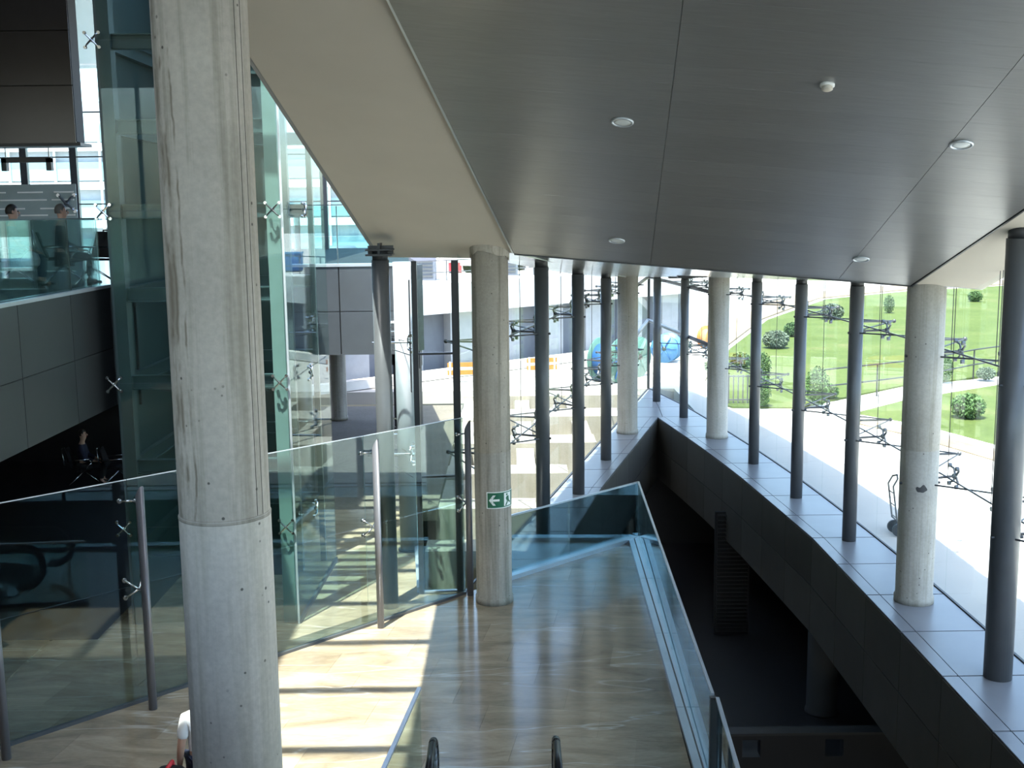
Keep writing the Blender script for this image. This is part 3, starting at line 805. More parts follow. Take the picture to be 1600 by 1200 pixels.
# ================================================================== GLASS BALUSTRADE ALONG THE VOID
def balustrade(name, label, pts, z0, zt, joints, mat='glass_rail', rail=0.03):
    t = thing(name, (*pts[0], z0), label, 'balustrade')
    for (a, bb) in zip(joints[:-1], joints[1:]):
        d = Vector((bb[0] - a[0], bb[1] - a[1])).normalized() * 0.006
        MB().slab((a[0] + d.x, a[1] + d.y), (bb[0] - d.x, bb[1] - d.y), z0, zt, z0, zt, 0.018).build('pane', mat, t)
        MB().bar((a[0], a[1], zt + rail / 2), (bb[0], bb[1], zt + rail / 2), 0.035, rail).build('top_rail', 'aluminium', t)
    return t
def seg(a, b, n): return [(lerp(a[0], b[0], i / n), lerp(a[1], b[1], i / n)) for i in range(n + 1)]
FA, FB, FCN = (-0.62, 19.05), (2.50, 21.98), (2.20, 11.95)
b1 = balustrade('glass_balustrade', 'glass balustrade on the far floor edge behind the exit sign column', [FA], 0.0, 1.13, [FA, (1.05, 20.62), FB])
MB().bar((-0.62, 18.97, 0.04), (2.42, 21.85, 0.04), 0.14, 0.08).build('base_channel', 'aluminium', b1)
b2 = balustrade('glass_balustrade', 'long glass balustrade along the right floor edge over the void', [FB], 0.0, 1.13, seg(FB, FCN, 5))
for off, wdt in ((-0.05, 0.09), (-0.165, 0.10)):
    pts = seg((FB[0] + off, FB[1] - 0.1), (FCN[0] + off - 0.0, FCN[1] - 3.2), 5)
    for a, bb in zip(pts[:-1], pts[1:]):
        d = (Vector(bb) - Vector(a)).normalized() * 0.005
        MB().bar((a[0] + d.x, a[1] + d.y, 0.03), (bb[0] - d.x, bb[1] - d.y, 0.03), wdt, 0.06).build('base_channel', 'aluminium', b2)
MB().bar((2.72, 21.95, 0.0), (2.50, 21.98, 0.0), 0.1, 0.06).build('base_channel', 'aluminium', b2)
b3 = thing('glass_balustrade', (2.24, 11.4, 0), 'short end pane with dark edge post at the lower right balustrade', 'balustrade')
MB().bar((2.19, 11.86, 0), (2.19, 11.86, 1.16), 0.07, 0.07).build('edge_post', 'steel_dark', b3)
MB().slab((2.23, 11.80), (2.12, 9.9), 0, 1.14, 0, 1.14, 0.02).build('pane', 'glass_rail', b3)
MB().bar((2.23, 11.83, 1.155), (2.12, 9.9, 1.155), 0.04, 0.03).build('top_rail', 'aluminium', b3)
MB().bar((2.16, 10.7, 0), (2.16, 10.7, 1.14), 0.05, 0.05).build('edge_post', 'steel_dark', b3)

# ================================================================== TALL GLASS SCREEN
scn = thing('glass_screen', (-3.5, 15.98, 0), 'tall angled glass screen with grey posts crossing the marble floor', 'screen')
S0, S1 = (-0.80, 18.78), (-7.6, 11.98)
sdv = (Vector(S1) - Vector(S0)).normalized()
POSTS = [0.0, 2.02, 5.70, 7.60, 9.4]
POSTS = [0.06, 1.98 + 0.05, 5.75, 7.62]
snr = Vector((-sdv.y, sdv.x))
if snr.y > 0: snr = -snr            # towards the viewer
JN = [0.06, 2.0, 5.66, 7.56, 9.5]
JN = [0.06, 2.16, 4.1, 6.06, 7.98, 9.9]
def sp(t, off=0.0): q = Vector(S0) + sdv * t + snr * off; return (q.x, q.y)
for a, bb in zip(JN[:-1], JN[1:]):
    for z0, z1 in ((0.02, 1.62), (1.632, 3.08)):
        MB().slab(sp(a + .006), sp(bb - .006), z0, z1, z0, z1, 0.016).build('pane', 'glass_green', scn)
    MB().bar((*sp(a), 0.02), (*sp(bb), 0.02), 0.06, 0.05).build('base_channel', 'steel_paint', scn)
    MB().bar((*sp(a + .006), 3.086), (*sp(bb - .006), 3.086), 0.018, 0.012).build('pane_edge', 'aluminium', scn)
for t in (0.06, 2.08, 6.05, 7.97):
    x, y = sp(t, {0.06: 0.12, 2.08: 0.2}.get(t, 0.33)); r = 0.055
    P = []; n = 20
    for i in range(n):
        q = 2 * PI * i / n; P.append((x + r * math.cos(q), y + r * math.sin(q), 0))
    for i in range(n):
        q = 2 * PI * i / n; P.append((x + r * math.cos(q), y + r * math.sin(q), 2.96 + 0.10 * math.cos(q + 0.6)))
    pst = MB().add(P, [(i, (i + 1) % n, n + (i + 1) % n, n + i) for i in range(n)] + [tuple(range(n - 1, -1, -1)), tuple(range(n, 2 * n))]).build('post', 'post_paint', scn, smooth=True)
    for z in (1.62, 2.82):
        fx, fy = sp(t)
        mb = MB().cyl((x, y, z), (lerp(x, fx, 0.6), lerp(y, fy, .6), z), 0.018, n=8)
        for s1 in (-1, 1):
            for s2 in ((-1, 1) if z < 2 else (0,)):
                ex, ey = sp(t + s1 * 0.13, 0.02)
                mb.cyl((lerp(x, fx, .6), lerp(y, fy, .6), z), (ex, ey, z + s2 * 0.12), 0.014, n=6)
                e2 = sp(t + s1 * 0.13, -0.02)
                mb.cyl((ex, ey, z + s2 * .12), (*e2, z + s2 * .12), 0.032, n=10)
        mb.build('clamp_fitting', 'chrome', pst, smooth=True)

# ================================================================== LIFT SHAFT
lift = thing('lift_shaft', (-4.8, 19.1, 0), 'glazed lift shaft with green steel frame behind the near column', 'lift')
X0, X1, Y0, Y1 = -6.05, -3.62, 17.55, 20.75
for (x, y, w) in ((X0, Y0, 0.22), (X1, Y0, 0.20), (X0, Y1, 0.2), (X1, Y1, 0.1)):
    MB().bar((x, y, 0), (x, y, 11.2), w, w).build('corner_post', 'green_steel_light' if x == X1 and y == Y0 else 'green_steel', lift)
MB().bar((X0 + 0.55, Y1 - 0.5, 0), (X0 + 0.55, Y1 - 0.5, 11.2), 0.18, 0.2).build('guide_column', 'green_steel_light', lift)
MB().bar((X0 + 1.05, Y1 - 0.9, 0), (X0 + 1.05, Y1 - 0.9, 11.2), 0.12, 0.12).build('guide_column', 'green_steel', lift)
MB().bar((X1 - 0.35, Y1 - 0.6, 0), (X1 - 0.35, Y1 - 0.6, 11.2), 0.16, 0.16).build('guide_column', 'green_steel', lift)
ZB = [1.22, 2.58, 3.93, 5.30, 6.58, 7.85, 9.10, 10.4]
def ibeam(a, b, h=0.20, w=0.12):
    a, b = Vector(a), Vector(b)
    mb = MB().bar(a, b, 0.02, h)
    for s in (-1, 1): mb.bar(a + Vector((0, 0, s * h / 2)), b + Vector((0, 0, s * h / 2)), w, 0.022)
    return mb
for z in ZB:
    ibeam((X0, Y0, z), (X1, Y0, z)).build('beam', 'green_steel', lift)
    ibeam((X0, Y1, z), (X1, Y1, z)).build('beam', 'green_steel', lift)
    ibeam((X0, Y0, z), (X0, Y1, z)).build('beam', 'green_steel', lift)
for z0, z1 in ((0.05, 1.62), (1.635, 3.93), (3.945, 6.58), (6.595, 9.1), (9.115, 11.2)):
    MB().slab((X0 - .05, Y0 - 0.16), (X1 + .14, Y0 - 0.16), z0, z1, z0, z1, 0.016).build('pane', 'glass_side', lift)
    MB().slab((X1 + 0.16, Y0 - 0.16), (X1 + 0.24, Y1), z0, z1, z0, z1, 0.016).build('pane', 'glass_side', lift)
MB().bar((X1 + 0.15, Y0 - 0.16, 0), (X1 + 0.15, Y0 - 0.16, 11.2), 0.03, 0.03).build('edge_seal', 'aluminium', lift)
MB().bar((X1 + 0.16, Y0 - 0.16, 0.03), (X1 + 0.24, Y1, 0.03), 0.05, 0.06).build('base_channel', 'steel_paint', lift)
for z in (1.62, 3.93, 6.58, 9.1):
    spider(lift, (X1 + 0.02, Y0 - 0.22, z), 0, 'chrome', 0.75); spider(lift, (X1 + 0.3, Y0 + 0.9, z), R(90), 'chrome', 0.75)
    spider(lift, (X0 - 0.12, Y0 - 0.22, z), 0, 'chrome', 0.75)
MB().box(X0, -4.35, Y1 + 0.02, Y1 + 0.08, 0, 11.2).build('rear_wall', 'shaft_wall', lift)
MB().box(X0 - 0.1, X0 - 0.04, Y0 + 0.12, Y1, 0, 11.2).build('side_wall', 'shaft_wall', lift)
# lift car parts and cables
for x in (-4.9, -4.86, -4.45): MB().cyl((x, 19.6, 0.2), (x, 19.6, 11), 0.012, n=6).build('hoist_cable', 'cable', lift)
MB().box(-5.4, -4.2, 19.9, 20.5, 0.0, 0.5).build('pit_buffer', 'steel_dark', lift)
MB().box(-4.15, -3.95, 20.3, 20.5, 4.3, 5.2).build('counterweight', 'yellow', lift)
cw = MB().tube([(-4.0 + 0.03 * math.sin(k), 19.2, 0.4 + k * 0.2) for k in range(20)], 0.03, 6).build('trailing_cable', 'rubber', lift)
MB().box(-5.1, -4.9, 20.1, 20.2, 3.0, 3.5).build('control_box', 'plaster', lift)

# ================================================================== UPPER LOUNGE
FZ0, FZ1 = 3.47, 5.38
FX = -6.45
lo = MB().box(-24, FX - 0.05, -9, 24, FZ0, FZ1).build('floor', 'lounge_floor'); tag(lo, 'dark reflective floor of the upper waiting lounge on the left', 'floor', kind='structure')
fa = MB().box(FX - 0.05, FX - 0.012, -9, 18.2, FZ0, FZ1).build('wall_left', 'joint_dark'); tag(fa, 'dark grey panelled fascia below the upper lounge balustrade', 'wall', kind='structure')
PY = [18.2, 16.55, 14.75, 12.9, 11.1, 9.3, 7.5]
for bb, a in zip(PY[:-1], PY[1:]):
    for z0, z1 in ((FZ0, FZ0 + 0.93), (FZ0 + 0.945, FZ1)):
        MB().box(FX - 0.013, FX, a + 0.007, bb - 0.007, z0, z1).build('panel', 'fascia_panel', fa)
MB().box(FX - 0.07, FX + 0.02, -9, 18.2, FZ1, FZ1 + 0.05).build('coping', 'aluminium', fa)
MB().box(-24, -6.05, 18.2, 18.24, FZ0, FZ1).build('end_panel', 'fascia_panel', fa)
lbal = thing('glass_balustrade', (FX - .1, 14, FZ1), 'green glass balustrade on the upper lounge edge at left', 'balustrade')
JL = [18.1, 16.85, 14.35, 11.9, 9.4]
for bb, a in zip(JL[:-1], JL[1:]):
    MB().slab((FX - 0.1, a + .008), (FX - 0.1, bb - .008), FZ1, 6.47, FZ1, 6.47, 0.018).build('pane', 'glass_cyan', lbal)
    MB().bar((FX - .1, a, FZ1), (FX - .1, a, 6.47), 0.016, 0.016).build('joint_strip', 'rubber', lbal)
    MB().bar((FX - .1, a, 6.48), (FX - .1, bb, 6.48), 0.03, 0.02).build('top_rail', 'green_steel', lbal)
# dark upper bulkhead above the lounge
bh = MB().box(-24, -8.2, 21.9, 22.3, 7.92, 11.3).build('wall_back', 'joint_dark'); tag(bh, 'dark glossy panelled bulkhead hanging above the upper lounge', 'wall', kind='structure')
for k in range(5):
    for z0, z1 in ((7.9, 8.95), (8.97, 9.95), (9.97, 11.25)):
        xa = -8.2 - k * 1.5
        MB().box(xa - 1.5 + .008, xa - .008, 21.87, 21.9, z0, z1).build('panel', 'lounge_dark', bh)
MB().box(-24, -8.1, 21.8, 22.4, 7.84, 7.9).build('edge_trim', 'steel_dark', bh)
# far lounge windows
wf = thing('window_6', (-14, 37, FZ1), 'bright far lounge window wall with grey mullions', 'window', kind='structure')
xm = -23.6
while xm < -4.5:
    MB().bar((xm, 37, FZ1), (xm, 37, 11.3), 0.22, 0.16).build('mullion', 'steel_paint', wf)
    for z0, z1 in ((FZ1 + .02, 6.9), (6.94, 8.4), (8.44, 9.8), (9.84, 11.28)):
        MB().slab((xm + 0.1, 37), (min(xm + 1.5, -4.5), 37), z0, z1, z0, z1, 0.012).build('pane', 'glass_far', wf)
    xm += 1.6
for z in (6.92, 8.42, 9.82): MB().bar((-23.6, 37, z), (-4.5, 37, z), 0.05, 0.04).build('transom', 'steel_paint', wf)
far_slab = MB().box(-24, -7.35, 24, 37.2, FZ0, FZ1 - 0.004).build('floor', 'lounge_floor'); tag(far_slab, 'rear part of the upper lounge floor by the far windows', 'floor', kind='structure')
# closed left end of the lounge and dark hall under it
shell('wall_left', MB().box(-24.3, -24, -9, 38, 0, 11.7), 'plaster_grey', 'far left wall of the waiting lounge', 'wall')
shell('wall_back', MB().box(-24, -7.3, 30, 30.3, 0, FZ0), 'void_dark', 'back wall of the hall beneath the upper lounge, painted black for its shade', 'wall')  # unlit depth of the hall is put into the wall colour
shell('floor', MB().box(-24, -6.5, 16.8, 30, -0.3, 0.006), 'dark_floor', 'floor of the dark hall beneath the upper lounge, shade painted into its colour', 'floor')  # near-black colour stands in for the shade lying on this floor
shell('floor', MB().box(-24, -7.25, 8, 16.8, -0.3, 0.004), 'marble', 'marble floor left of the tall glass screen', 'floor')
# frosted screen
fs = thing('frosted_screen', (-14, 24.2, FZ1), 'long frosted glass screen with dashed clear lines behind lounge seats', 'screen')
xs = -9.15
for k in range(6):
    MB().slab((xs - 2.0 * k - 1.98, 24.2), (xs - 2.0 * k, 24.2), FZ1, 7.2, FZ1, 7.2, 0.014).build('pane', 'frost', fs)
rnd = random.Random(3)
for r_, z in enumerate((7.02, 6.86, 6.68, 6.54)):
    x = -9.2
    while x > -20:
        l = 0.2 + rnd.random() * 0.9
        MB().box(x - l, x, 24.18, 24.192, z, z + 0.03).build('dash', 'white_paint', fs)
        x -= l + 0.1 + rnd.random() * 0.25
for x in (-9.35, -11.3): spider(fs, (x, 24.15, 6.8), 0, 'steel_satin', 1.2)
# hanging dark portal bar and gate sign
hb = thing('hanging_frame', (-9.3, 22.6, 7.3), 'black square-ended frame hung over the upper lounge', 'frame')
MB().box(-9.98, -9.0, 22.6, 22.7, 7.58, 7.68).build('top_bar', 'steel_dark', hb)
MB().box(-9.98, -9.88, 22.6, 22.72, 7.42, 7.66).build('end_block', 'steel_dark', hb)
MB().box(-9.1, -9.0, 22.6, 22.72, 7.42, 7.66).build('end_block', 'steel_dark', hb)
for x in (-9.9, -9.05): MB().cyl((x, 22.65, 7.66), (x, 22.65, 7.9), 0.012, n=6).build('hanger_rod', 'chrome', hb)
gs = thing('gate_sign', (-10.6, 22.2, 7.4), 'dark hanging gate sign with yellow marks above the lounge', 'sign')
MB().box(-11.6, -10.02, 22.35, 22.45, 7.42, 7.78).build('board', 'frost', gs)
for i, (a, bb) in enumerate(((-10.52, -10.46), (-10.44, -10.36), (-10.30, -10.28), (-10.26, -10.24), (-10.62, -10.54))):
    MB().box(a, bb, 22.34, 22.352, 7.50, 7.58 if i < 2 else 7.545).build('mark', 'yellow', gs)
for x in (-11.4, -10.2): MB().cyl((x, 22.4, 7.78), (x, 22.4, 7.9), 0.012, n=6).build('hanger_rod', 'chrome', gs)

# ------------------------------------------------------------------ people
def skin_mesh(name, joints, edges, mat, parent, sub=2):
    """grow one continuous surface over a skeleton; joints {key: (x,y,z,r)}"""
    keys = list(joints); idx = {k: i for i, k in enumerate(keys)}
    me = bpy.data.meshes.new(name)
    me.from_pydata([joints[k][:3] for k in keys], [(idx[a], idx[b_]) for a, b_ in edges], [])
    o = bpy.data.objects.new(name, me); COL.objects.link(o)
    md = o.modifiers.new('skin', 'SKIN')
    for k in keys:
        r = joints[k][3]; r = r if isinstance(r, tuple) else (r, r)
        me.skin_vertices[0].data[idx[k]].radius = r
    me.skin_vertices[0].data[0].use_root = True
    s = o.modifiers.new('sub', 'SUBSURF'); s.levels = sub; s.render_levels = sub
    dg = bpy.context.evaluated_depsgraph_get()
    dg.update()
    nm = bpy.data.meshes.new_from_object(o.evaluated_get(dg))
    nm.materials.clear(); nm.materials.append(M(mat))
    nm.polygons.foreach_set('use_smooth', [True] * len(nm.polygons))
    bpy.data.objects.remove(o)
    p = bpy.data.objects.new(name, nm); COL.objects.link(p); p.parent = parent
    ORG[p] = ORG[parent]
    return p
def head_parts(parent, c, hair_mat, face=(0, 1, 0)):
    """hair cap, eyes, nose, mouth and ears around head centre c, local coords; face = unit dir in plan"""
    fx, fy = face[0], face[1]; sx, sy = -fy, fx
    def P(f, s, z): return (c[0] + fx * f + sx * s, c[1] + fy * f + sy * s, c[2] + z)
    h = MB().ball(P(-0.018, 0, 0.03), (0.088 if abs(fx) < .5 else 0.1, 0.1 if abs(fx) < .5 else 0.088, 0.105), 16, 10)
    h = MB()
    nu, nv = 18, 8
    V = []
    for j in range(nv + 1):
        t = (PI * 0.56) * j / nv
        for i in range(nu):
            q = 2 * PI * i / nu
            f, s = math.cos(q), math.sin(q)
            tt = t * (0.66 if f > 0.25 else 1.15)
            V.append(P(0.104 * math.sin(tt) * f - 0.008, 0.086 * math.sin(tt) * s, 0.118 * math.cos(tt) + 0.012))
    Fc = [(j * nu + i, (j + 1) * nu + i, (j + 1) * nu + (i + 1) % nu, j * nu + (i + 1) % nu) for j in range(nv) for i in range(nu)]
    h.add(V, Fc); o = h_build(h, 'hair', hair_mat, parent)
    for s in (-1, 1):
        h_build(MB().ball(P(0.088, s * 0.032, 0.005), 0.012, 8, 6), 'eye', 'hair', parent)
        h_build(MB().ball(P(0.0, s * 0.083, -0.005), (0.018, 0.018, 0.03), 8, 6), 'ear', 'skin', parent)
    h_build(MB().cyl(P(0.088, 0, 0.01), P(0.115, 0, -0.03), 0.008, 0.016, 8).ball(P(0.108, 0, -0.03), 0.015, 8, 6), 'nose', 'skin', parent)
    h_build(MB().bar(P(0.093, -0.024, -0.062), P(0.093, 0.024, -0.062), 0.012, 0.010), 'mouth', 'red', parent)
def h_build(mb, name, mat, parent):
    me = bpy.data.meshes.new(name); me.from_pydata(mb.v, [], mb.f); me.materials.append(M(mat))
    me.polygons.foreach_set('use_smooth', [True] * len(me.polygons))
    o = bpy.data.objects.new(name, me); COL.objects.link(o); o.parent = parent; ORG[o] = ORG[parent]
    return o
def hand(J, E, key, wrist, direction, curl):
    """palm plus five fingers rooted at a wrist joint"""
    d = Vector(direction).normalized(); w = Vector(wrist)
    side = d.cross(Vector((0, 0, 1)));
    if side.length < 0.2: side = Vector((0, 1, 0))
    side.normalize(); cu = Vector(curl)
    palm = w + d * 0.055
    J[key + 'palm'] = (*palm, (0.024, 0.024)); E.append((key + 'wr', key + 'palm'))
    for i, ln in enumerate((0.065, 0.075, 0.07, 0.055)):
        a = palm + d * 0.04 + side * (i - 1.5) * 0.021; m_ = a + d * ln * 0.55 + cu * 0.012; e = m_ + d * ln * 0.3 + cu * 0.035
        for nme, p, r in (('a', a, 0.0095), ('m', m_, 0.0085), ('e', e, 0.0075)): J[key + 'f%d%s' % (i, nme)] = (*p, r)
        E += [(key + 'palm', key + 'f%da' % i), (key + 'f%da' % i, key + 'f%dm' % i), (key + 'f%dm' % i, key + 'f%de' % i)]
    a = w + d * 0.03 + side * 0.035; e = a + d * 0.045 + side * 0.02 + cu * 0.01
    J[key + 'ta'] = (*a, 0.011); J[key + 'te'] = (*e, 0.009); E += [(key + 'palm', key + 'ta'), (key + 'ta', key + 'te')]

def person(label, loc, rotz, pose, shirt, legs, hairm, sleeve='short', group=None):
    t = thing('person', loc, label, 'person', group); t.rotation_euler = (0, 0, rotz)
    # local frame: faces +y, x to its right
    if pose == 'stand':
        hip, kn, an = (0.10, 0, 0.93), (0.11, 0.02, 0.50), (0.11, -0.02, 0.09)
        ball = (0.12, 0.13, 0.035)
        el, wr, hd = (0.25, -0.05, 1.12), (0.24, 0.06, 0.87), (0, 0.15, -1)
        tz, ty = 0.95, 0
    else:
        hip, kn, an = (0.10, 0.02, 0.50), (0.13, 0.44, 0.50), (0.12, 0.42, 0.09)
        ball = (0.13, 0.56, 0.035)
        el, wr, hd = (0.25, 0.06, 0.72), (0.16, 0.28, 0.62), (-0.3, 1, -0.2)
        tz, ty = 0.52, 0.0
    T = tz - 0.95
    J = {'pel': (0, ty, tz, (0.15, 0.11)), 'wa': (0, ty - .01, tz + 0.17, (0.135, 0.10)), 'ch': (0, ty - 0.02, tz + 0.36, (0.155, 0.115)), 'nb': (0, ty - 0.01, tz + 0.53, (0.06, 0.06)),
         'nk': (0, ty + 0.01, tz + 0.60, 0.055), 'jw': (0, ty + 0.035, tz + 0.665, (0.072, 0.085)), 'hd': (0, ty + 0.02, tz + 0.76, (0.082, 0.098)), 'tp': (0, ty + 0.01, tz + 0.83, (0.062, 0.075))}
    E = [('pel', 'wa'), ('wa', 'ch'), ('ch', 'nb'), ('nb', 'nk'), ('nk', 'jw'), ('jw', 'hd'), ('hd', 'tp')]
    for s, k in ((-1, 'l'), (1, 'r')):
        J[k + 'sh'] = (s * 0.175, ty - 0.01, tz + 0.46, 0.058); J[k + 'el'] = (s * el[0], el[1], el[2], 0.042); J[k + 'wr'] = (s * wr[0], wr[1], wr[2], 0.029)
        E += [('ch', k + 'sh'), (k + 'sh', k + 'el'), (k + 'el', k + 'wr')]
        hand(J, E, k, (s * wr[0], wr[1], wr[2]), (s * hd[0], hd[1], hd[2]), (-s * 0.3, 0.3, -0.8) if pose != 'stand' else (-s * 0.8, 0.2, 0))
        J[k + 'hp'] = (s * hip[0], hip[1], hip[2] - 0.03, 0.088); J[k + 'kn'] = (s * kn[0], kn[1], kn[2], 0.058); J[k + 'an'] = (s * an[0], an[1], an[2], 0.042); J[k + 'to'] = (s * ball[0], ball[1], ball[2], 0.035)
        E += [('pel', k + 'hp'), (k + 'hp', k + 'kn'), (k + 'kn', k + 'an'), (k + 'an', k + 'to')]
    bdy = skin_mesh('body', J, E, 'skin', t)
    g = 1.16
    JS = {k: (*J[k][:3], tuple(r * g for r in J[k][3]) if isinstance(J[k][3], tuple) else J[k][3] * g) for k in ('pel', 'wa', 'ch')}
    JS['pel'] = (0, ty, tz + 0.0, (0.175, 0.135)); JS['nbs'] = (0, ty - 0.012, tz + 0.50, (0.085, 0.08))
    ES = [('pel', 'wa'), ('wa', 'ch'), ('ch', 'nbs')]
    for s, k in ((-1, 'l'), (1, 'r')):
        JS[k + 'sh'] = (s * 0.18, ty - 0.01, tz + 0.455, 0.075)
        f = 0.75 if sleeve == 'short' else 1.0
        e = [lerp(J[k + 'sh'][i], J[k + 'el'][i], f) for i in range(3)]
        JS[k + 'sl'] = (*e, 0.062 if sleeve == 'short' else 0.055)
        ES += [('ch', k + 'sh'), (k + 'sh', k + 'sl')]
        if sleeve == 'long':
            e = [lerp(J[k + 'el'][i], J[k + 'wr'][i], 0.92) for i in range(3)]
            JS[k + 'cu'] = (*e, 0.042); ES.append((k + 'sl', k + 'cu'))
    skin_mesh('shirt', JS, ES, shirt, t)
    JT = {'pel': (0, ty, tz - 0.02, (0.165, 0.128))}; ET = []
    for s, k in ((-1, 'l'), (1, 'r')):
        JT[k + 'hp'] = (*J[k + 'hp'][:3], 0.105); JT[k + 'kn'] = (*J[k + 'kn'][:3], 0.078)
        an_ = [lerp(J[k + 'kn'][i], J[k + 'an'][i], 0.88) for i in range(3)]; JT[k + 'an'] = (*an_, 0.066)
        ET += [('pel', k + 'hp'), (k + 'hp', k + 'kn'), (k + 'kn', k + 'an')]
        sx, sy = s * an[0], an[1]
        h_build(MB().hexa([(sx - .045, sy - .07, 0), (sx + .045, sy - .07, 0), (sx + .05, sy + .2, 0), (sx - .05, sy + .2, 0), (sx - .04, sy - .06, .11), (sx + .04, sy - .06, .11), (sx + .035, sy + .18, .06), (sx - .035, sy + .18, .06)]), 'shoe', 'black_cloth', t)
    skin_mesh('trousers', JT, ET, legs, t)
    head_parts(bdy, (0, ty + 0.02, tz + 0.755), hairm)
    return t
person('person in white short-sleeved shirt and dark trousers half hidden by the near column', (-3.255, 11.05, 0.0), R(35), 'stand', 'white_shirt', 'navy_cloth', 'hair')
bag = thing('shoulder_bag', (-3.5, 10.72, 0.66), 'black soft bag with red strap at the hip of the half hidden person', 'bag')
mb = MB()
V = []; n = 14
prof = [(0.10, 0.0, 0.04), (0.20, 0.03, 0.07), (0.23, 0.14, 0.09), (0.21, 0.26, 0.07), (0.13, 0.33, 0.03)]
for w_, z_, d_ in prof:
    for i in range(n):
        q = 2 * PI * i / n
        wob = 1 + 0.06 * math.sin(3 * q + z_ * 20)
        V.append((-3.50 + w_ * wob * math.cos(q) * 0.9 + d_ * 0.1, 10.72 + (w_ * 0.3 + d_ * 0.6) * math.sin(q) * wob, 0.66 + z_))
Fc = [(j * n + i, j * n + (i + 1) % n, (j + 1) * n + (i + 1) % n, (j + 1) * n + i) for j in range(4) for i in range(n)] + [tuple(range(n - 1, -1, -1)), tuple(range(4 * n, 5 * n))]
mb.add(V, Fc).build('body', 'black_cloth', bag, smooth=True)
MB().tube([(-3.54, 10.56, 0.78), (-3.53, 10.60, 0.9), (-3.52, 10.68, 1.0), (-3.50, 10.78, 1.02), (-3.49, 10.82, 0.9)], 0.022, 8).build('handle', 'red', bag, smooth=True)

# lounge seats
def lounge_seat(x, y, z, rot, label, group):
    t = thing('lounge_seat', (x, y, z), label, 'seat', group); t.rotation_euler = (0, 0, rot)
    h_build(MB().hexa([(-.25, -.22, .40), (.25, -.22, .40), (.25, .25, .42), (-.25, .25, .42), (-.25, -.22, .44), (.25, -.22, .44), (.25, .25, .46), (-.25, .25, .46)]), 'seat_pad', 'black_cloth', t)
    h_build(MB().hexa([(-.24, -.26, .45), (.24, -.26, .45), (.24, -.22, .45), (-.24, -.22, .45), (-.22, -.40, .88), (.22, -.40, .88), (.22, -.36, .88), (-.22, -.36, .88)]), 'backrest', 'black_cloth', t)
    for s in (-1, 1):
        h_build(MB().tube([(s * .27, -.3, .62), (s * .27, .18, .64), (s * .27, .24, .55), (s * .27, .1, .42)], .015, 6), 'armrest', 'chrome', t)
    h_build(MB().tube([(-.2, -.41, .5), (-.16, -.46, .9), (.16, -.46, .9), (.2, -.41, .5)], .014, 6), 'back_hoop', 'chrome', t)
    h_build(MB().tube([(-.3, -.3, .02), (-.05, 0, .3), (0, 0, .4)], .018, 6).tube([(.3, -.3, .02), (.05, 0, .3)], .018, 6).tube([(0, .32, .02), (0, 0, .3)], .018, 6), 'leg_frame', 'chrome', t)
    return t
lounge_seat(-8.45, 19.3, FZ1, R(-60), 'chrome and black lounge seat under the person in a striped top', 'upper lounge seats')
lounge_seat(-7.72, 19.6, FZ1, R(-70), 'chrome and black lounge seat under the person dressed in black', 'upper lounge seats')
lounge_seat(-7.0, 18.9, FZ1, R(150), 'empty chrome lounge seat nearest the lift shaft', 'upper lounge seats')
lounge_seat(-9.2, 19.5, FZ1, R(-60), 'chrome and black lounge seat at the left picture edge', 'upper lounge seats')
person('person in grey top and jeans seated behind the lounge balustrade', (-8.43, 19.32, FZ1 - 0.045), R(-60), 'sit', 'stripe_shirt', 'jeans', 'hair')
person('grey-haired person in black seated behind the lounge balustrade', (-7.72, 19.62, FZ1 - 0.045), R(-70), 'sit', 'black_cloth', 'black_cloth', 'grey_hair', 'long')
wb = thing('carrier_bag', (-7.95, 18.85, FZ1 + 0.3), 'crumpled white plastic bag on the lap between the seated people', 'bag')
mb = MB(); rnd = random.Random(5); V = []; n = 12
for r_, z_ in ((0.07, 0.0), (0.14, 0.05), (0.15, 0.14), (0.10, 0.23), (0.03, 0.28)):
    for i in range(n):
        q = 2 * PI * i / n; k = 1 + (rnd.random() - .5) * 0.3
        V.append((-7.95 + r_ * k * math.cos(q), 18.85 + r_ * k * math.sin(q), FZ1 + 0.30 + z_))
mb.add(V, [(j * n + i, j * n + (i + 1) % n, (j + 1) * n + (i + 1) % n, (j + 1) * n + i) for j in range(4) for i in range(n)] + [tuple(range(n - 1, -1, -1)), tuple(range(4 * n, 5 * n))])
mb.build('body', 'white_shirt', wb); MB().tube([(-7.97, 18.85, FZ1 + .57), (-7.95, 18.85, FZ1 + .66), (-7.92, 18.85, FZ1 + .57)], 0.008, 6).build('handle', 'red', wb)
# dark hall under the lounge
for i, x in enumerate((-10.6, -9.75, -8.9)):
    lounge_seat(x, 27.3, 0.006, R(-80), ('chrome-edged seat in the dark hall holding a person', 'empty chrome-edged seat in the dark hall beside a seated person', 'empty chrome-edged seat in the dark hall nearest the lift')[i], 'dark hall seats')
person('person seated in the dark hall beneath the upper lounge', (-10.6, 27.3, -0.04), R(-80), 'sit', 'navy_cloth', 'black_cloth', 'hair', 'long')

